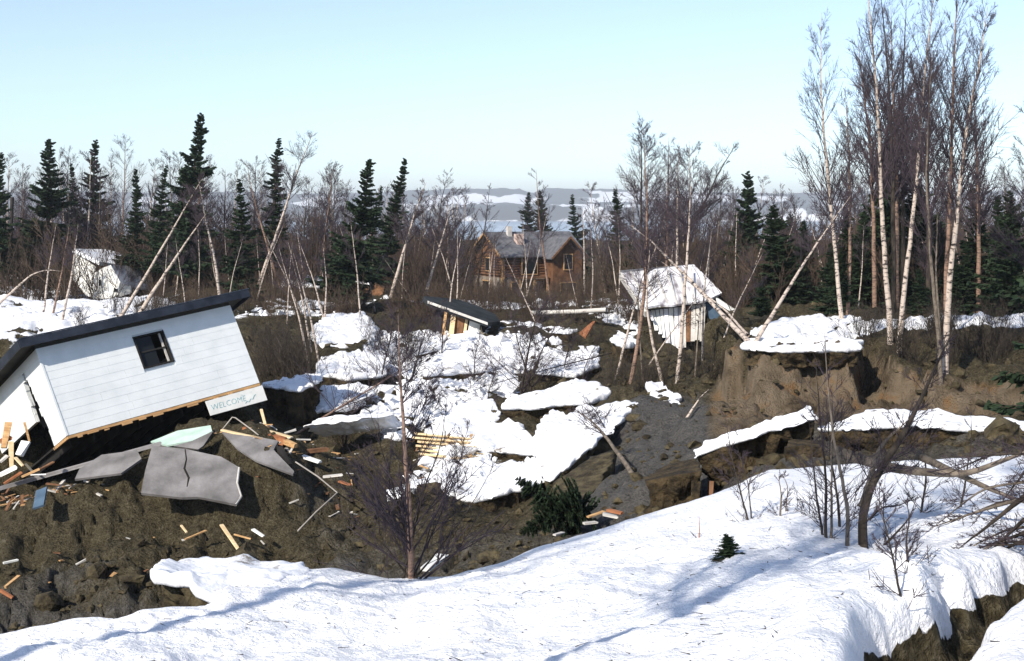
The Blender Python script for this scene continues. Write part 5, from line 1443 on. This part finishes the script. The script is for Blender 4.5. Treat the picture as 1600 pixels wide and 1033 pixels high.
rr = random.Random(31)
for k, lab in enumerate(['dead branch arching low over the snow by the right edge', 'dead branch forking upward by the right edge', 'dead branch dipping to the snow left of the right edge', 'short dead branch behind the long one', 'curved dead branch above the flat stick', 'thin dead branch crossing the fallen limb', 'dead twig bundle beside the hollow', 'dead branch hooked over the grey limb']):
    x0 = 1650; y0 = 720 + 22 * k + rr.uniform(-10, 10)
    x2 = 1470 + rr.uniform(-40, 60); y2 = y0 + rr.uniform(20, 90)
    sapling(lab, [(x0, y0), ((x0 + x2) / 2 + rr.uniform(-15, 15), (y0 + y2) / 2 + rr.uniform(-30, 10)), (x2, y2)], (D - 1.0, D - .5), rr.uniform(.012, .024), 870 + k, rr.choice(['dark_bark', 'grey_bark']), lo=.1, nb=20, bl=.3, k2=4, k3=1, name='dead_branch', group='dead branches at the right edge')
def litter():
    rg_ = np.random.default_rng(88)
    n = 420
    px = rg_.uniform(0, 1600, n); d = rg_.uniform(5.4, 12.5, n)
    X = (px - 800) / F * d
    Z = np.array([bank_z(x, y) for x, y in zip(X, d)])
    a = rg_.uniform(0, 6.28, n); L_ = np.exp(rg_.normal(-3.2, .7, n))
    Dv = np.stack([np.cos(a), np.sin(a), rg_.normal(0, .15, n)], -1)
    v, q = spikes(np.stack([X, d, Z + .006], -1), Dv, L_, np.full(n, .0035))
    o = link('twig_litter', mesh_np('twig_litter', v, q), M['dark_bark'])
    tag(o, 'dark twigs and needles littering the foreground snow', 'litter', kind='stuff')
litter()

# bushes on the basin snow
for k, (px, d, r_, nb, lab) in enumerate([
    ([(818,588),(826,540),(838,490),(842,450)], 47, .055, 30, 'main stem of the bare bush in the middle of the basin'),
    ([(824,588),(812,545),(803,505),(806,480)], 47, .045, 22, 'left stem of the bare bush in the middle of the basin'),
    ([(828,590),(848,545),(868,510),(880,470)], 47, .045, 22, 'right stem of the bare bush in the middle of the basin'),
    ([(808,590),(770,600),(735,610),(700,640)], (47, 44), .035, 18, 'low branch of the basin bush lying over the snow to the left'),
    ([(512,648),(560,618),(610,588),(650,560)], (39, 41), .05, 30, 'brown sapling leaning right over the shaded snow slabs'),
    ([(590,620),(600,570),(612,520),(618,480)], 46, .04, 34, 'fuzzy bare bush behind the young birch'),
    ([(640,610),(652,560),(668,510),(690,470)], 47, .04, 32, 'fuzzy bare bush right of the young birch top'),
    ([(690,560),(692,520),(705,480)], 54, .04, 26, 'bare bush in front of the ruined shed'),
    ([(590,800),(585,740),(570,700)], 29, .025, 30, 'dark bush low on the left of the young birch'),
    ([(690,800),(700,740),(720,700)], 29, .025, 30, 'dark bush low on the right of the young birch'),
    ([(640,800),(640,760),(632,720)], 30, .025, 34, 'dark bush straight behind the young birch trunk'),
    ([(740,600),(742,560),(752,520)], 50, .035, 34, 'bare bush on the sunny snow shelf'),
    ([(660,650),(668,610),(690,580)], 42, .035, 34, 'bare bush above the lumber stack'),
    ([(760,640),(765,605),(780,570)], 43, .03, 28, 'bare bush left of the long rounded snow ridge'),
    ([(540,690),(548,650),(560,610)], 38, .03, 30, 'bare bush growing by the upturned blue slab'),
    ([(880,590),(884,560),(895,525)], 49, .035, 34, 'bare bush on the notched snow shelf'),
    ([(720,720),(724,690),(735,660)], 34.5, .025, 26, 'bare bush right of the lumber stack'),
    ([(905,612),(915,570),(930,540)], 45, .03, 22, 'small bush on the long rounded snow ridge'),
    ([(945,670),(930,640),(905,620)], 34, .03, 18, 'thin bush by the fallen brown trunk')]):
    birch(lab, px, d, r_, 900 + k, 'dark_bark' if k != 4 else 'birch_brown', 'twig', 'bush', 'bare_bush', 'bare bushes in the basin', lo=.12, nb=nb, bl=.42, up=.7, k2=5, k3=4, tw=.006 if k < 8 else .004)

# scraps by the fallen spruce
for k, (a, b, w, m, lab) in enumerate([
    ((918,808,20.6),(944,799,20.8),.06,'wood','orange scrap of board at the snow edge'),
    ((942,803,20.4),(964,808,20.4),.11,'panel_edge','pale scrap of board beside the orange one'),
    ((912,818,20.2),(932,816,20.3),.08,'panel_edge','white scrap by the snow edge under the fallen spruce'),
    ((950,797,20.9),(972,802,20.7),.10,'brick_wood','red brown scrap right of the pale board'),
    ((866,836,19.8),(880,832,20),.06,'panel_edge','small pale scrap low by the snow edge'),
    ((664,890,12.9),(692,868,13.4),.10,'white','narrow white snow crusted board right of the young birch'),
    ((1110,790,21.5),(1112,752,21.8),.06,'dark_wood','short brown post standing under the tilted slab'),
    ((1085,800,21.8),(1088,752,22),.13,'sod','dark stub of post under the tilted slab'),
    ((505,745,31.6),(535,742,31.6),.12,'panel_edge','pale scrap in the gully right of the kinked rod'),
    ((470,712,33),(500,722,32.6),.16,'white','white scrap near the brown plank'),
    ((530,752,31.6),(548,758,31.4),.10,'brick_wood','red scrap in the gully snow'),
    ((105,640,35),(106,640,35),.01,'wood','x')][:-1]):
    board(lab, a, b, w, w * .4, m, 'scrap_board', 'board', 'scraps of board')

def splinters(name, label, zones, m, seed):
    rg_ = np.random.default_rng(seed)
    V, Q = [], []
    for (x0, x1, d0, d1, n, lmax) in zones:
        PX = rg_.uniform(x0, x1, n); DD = rg_.uniform(d0, d1, n); XX = (PX - 800) / F * DD
        for X, d, z in zip(XX, DD, ground_fields(XX, DD)[0]):
            a = rg_.uniform(0, 3.14); L_ = rg_.uniform(.08, lmax)
            v = np.array([math.cos(a) * L_, math.sin(a) * L_, rg_.normal(0, .25) * L_])
            me = stick_me('tmp', (X, d, z + .04), np.array((X, d, z + .04)) + v, rg_.uniform(.02, .09), rg_.uniform(.012, .03))
            k = len(V) * 8
            co = np.empty(24); me.vertices.foreach_get('co', co); V.append(co.reshape(8, 3))
            Q += [tuple(k + i for i in f) for f in [(0, 1, 2, 3), (7, 6, 5, 4), (0, 4, 5, 1), (1, 5, 6, 2), (2, 6, 7, 3), (3, 7, 4, 0)]]
            bpy.data.meshes.remove(me)
    o = link(name, mesh_np(name, np.vstack(V), Q, smooth=False), M[m])
    tag(o, label, 'debris', kind='stuff')
ZN = [(-10, 100, 32.0, 33.4, 40, .5), (110, 480, 31.4, 33.4, 12, .3), (380, 560, 31, 36, 22, .4), (60, 420, 27, 30.5, 5, .25), (640, 770, 33, 37, 14, .4), (860, 980, 20, 22, 26, .3)]
splinters('wood_splinters', 'small orange wood splinters strewn around the wrecked house', ZN, 'wood', 41)
splinters('pale_splinters', 'small pale splinters and plaster bits strewn around the wrecked house', ZN, 'panel_edge', 42)
splinters('dark_splinters', 'small dark broken laths strewn around the wrecked house', ZN, 'dark_wood', 43)

_a = at(1478, 1016, 6.0)
_a[2] = bank_z(_a[0], _a[1]) + .03; _b = _a + np.array((.10, .10, .0)); _b[2] = bank_z(_b[0], _b[1]) + .04
o = link('scrap_board', stick_me('scrap_board', _a * 0, _b - _a, .03, .012), M['wood']); o.location = _a
tag(o, 'orange splinter in the dark hollow at lower right', 'board', 'scraps of board')

# ------------------------------------------------------------------ crumbs of earth and of snow
def lumps(name, label, XY, size, m, seed, squash=.7):
    rg_ = np.random.default_rng(seed)
    ph = (1 + 5 ** .5) / 2
    I = np.array([(-1, ph, 0), (1, ph, 0), (-1, -ph, 0), (1, -ph, 0), (0, -1, ph), (0, 1, ph), (0, -1, -ph), (0, 1, -ph), (ph, 0, -1), (ph, 0, 1), (-ph, 0, -1), (-ph, 0, 1)]) / 1.9
    Ft = np.array([(0,11,5),(0,5,1),(0,1,7),(0,7,10),(0,10,11),(1,5,9),(5,11,4),(11,10,2),(10,7,6),(7,1,8),(3,9,4),(3,4,2),(3,2,6),(3,6,8),(3,8,9),(4,9,5),(2,4,11),(6,2,10),(8,6,7),(9,8,1)])
    n = len(XY); X, Y = XY[:, 0], XY[:, 1]
    Z = ground_fields(X, Y)[0]
    V = I[None] * (1 + .35 * rg_.normal(size=(n, 12, 1)))
    V = V * (size[:, None] * rg_.uniform(.6, 1.4, (n, 3)))[:, None]
    V[..., 2] *= squash
    V = V + np.stack([X, Y, Z + size * .15], -1)[:, None]
    T = (Ft[None] + (np.arange(n) * 12)[:, None, None]).reshape(-1, 3)
    o = link(name, mesh_np(name, V.reshape(-1, 3), None, T, smooth=False), M[m])
    tag(o, label, 'rubble', kind='stuff')
def scatter(n, d0, d1, x0, x1, want):
    d = np.exp(rg.uniform(math.log(d0), math.log(d1), n * 4)); px = rg.uniform(x0, x1, n * 4)
    X = (px - 800) / F * d
    z, sn, cl, sa = ground_fields(X, d)
    ok = want(sn, px, d)
    P = np.stack([X[ok], d[ok]], -1)[:n]
    return P
P = scatter(3600, 18, 70, -60, 1660, lambda s_, p, d: (s_ < .45) & ~((p < 480) & (d > 29.3) & (d < 37)))
lumps('earth_clods', 'crumbled clods of brown earth strewn over the slide', P, np.exp(rg.normal(-2.7, .55, len(P))), 'soil', 1001)
P = scatter(1500, 30, 75, 380, 1000, lambda s_, p, d: (s_ > .35))
lumps('snow_lumps', 'small broken lumps of snow strewn over the basin', P, np.exp(rg.normal(-2.2, .5, len(P))), 'snow', 1002)

# ------------------------------------------------------------------ air
def haze():
    me = box_me('haze', (12000, 7300, 140), (-6000, -90, -46))
    m = bpy.data.materials.new('haze'); m.use_nodes = True
    nt = m.node_tree
    nt.nodes.remove(nt.nodes['Principled BSDF'])
    v = nt.nodes.new('ShaderNodeVolumePrincipled')
    v.inputs['Color'].default_value = (0.86, 0.93, 1.0, 1)
    v.inputs['Density'].default_value = 2.0e-4
    nt.links.new(v.outputs['Volume'], nt.nodes['Material Output'].inputs['Volume'])
    o = link('haze', me, m)
    tag(o, 'thin pale air fading the far shore', 'haze', kind='stuff')
haze()
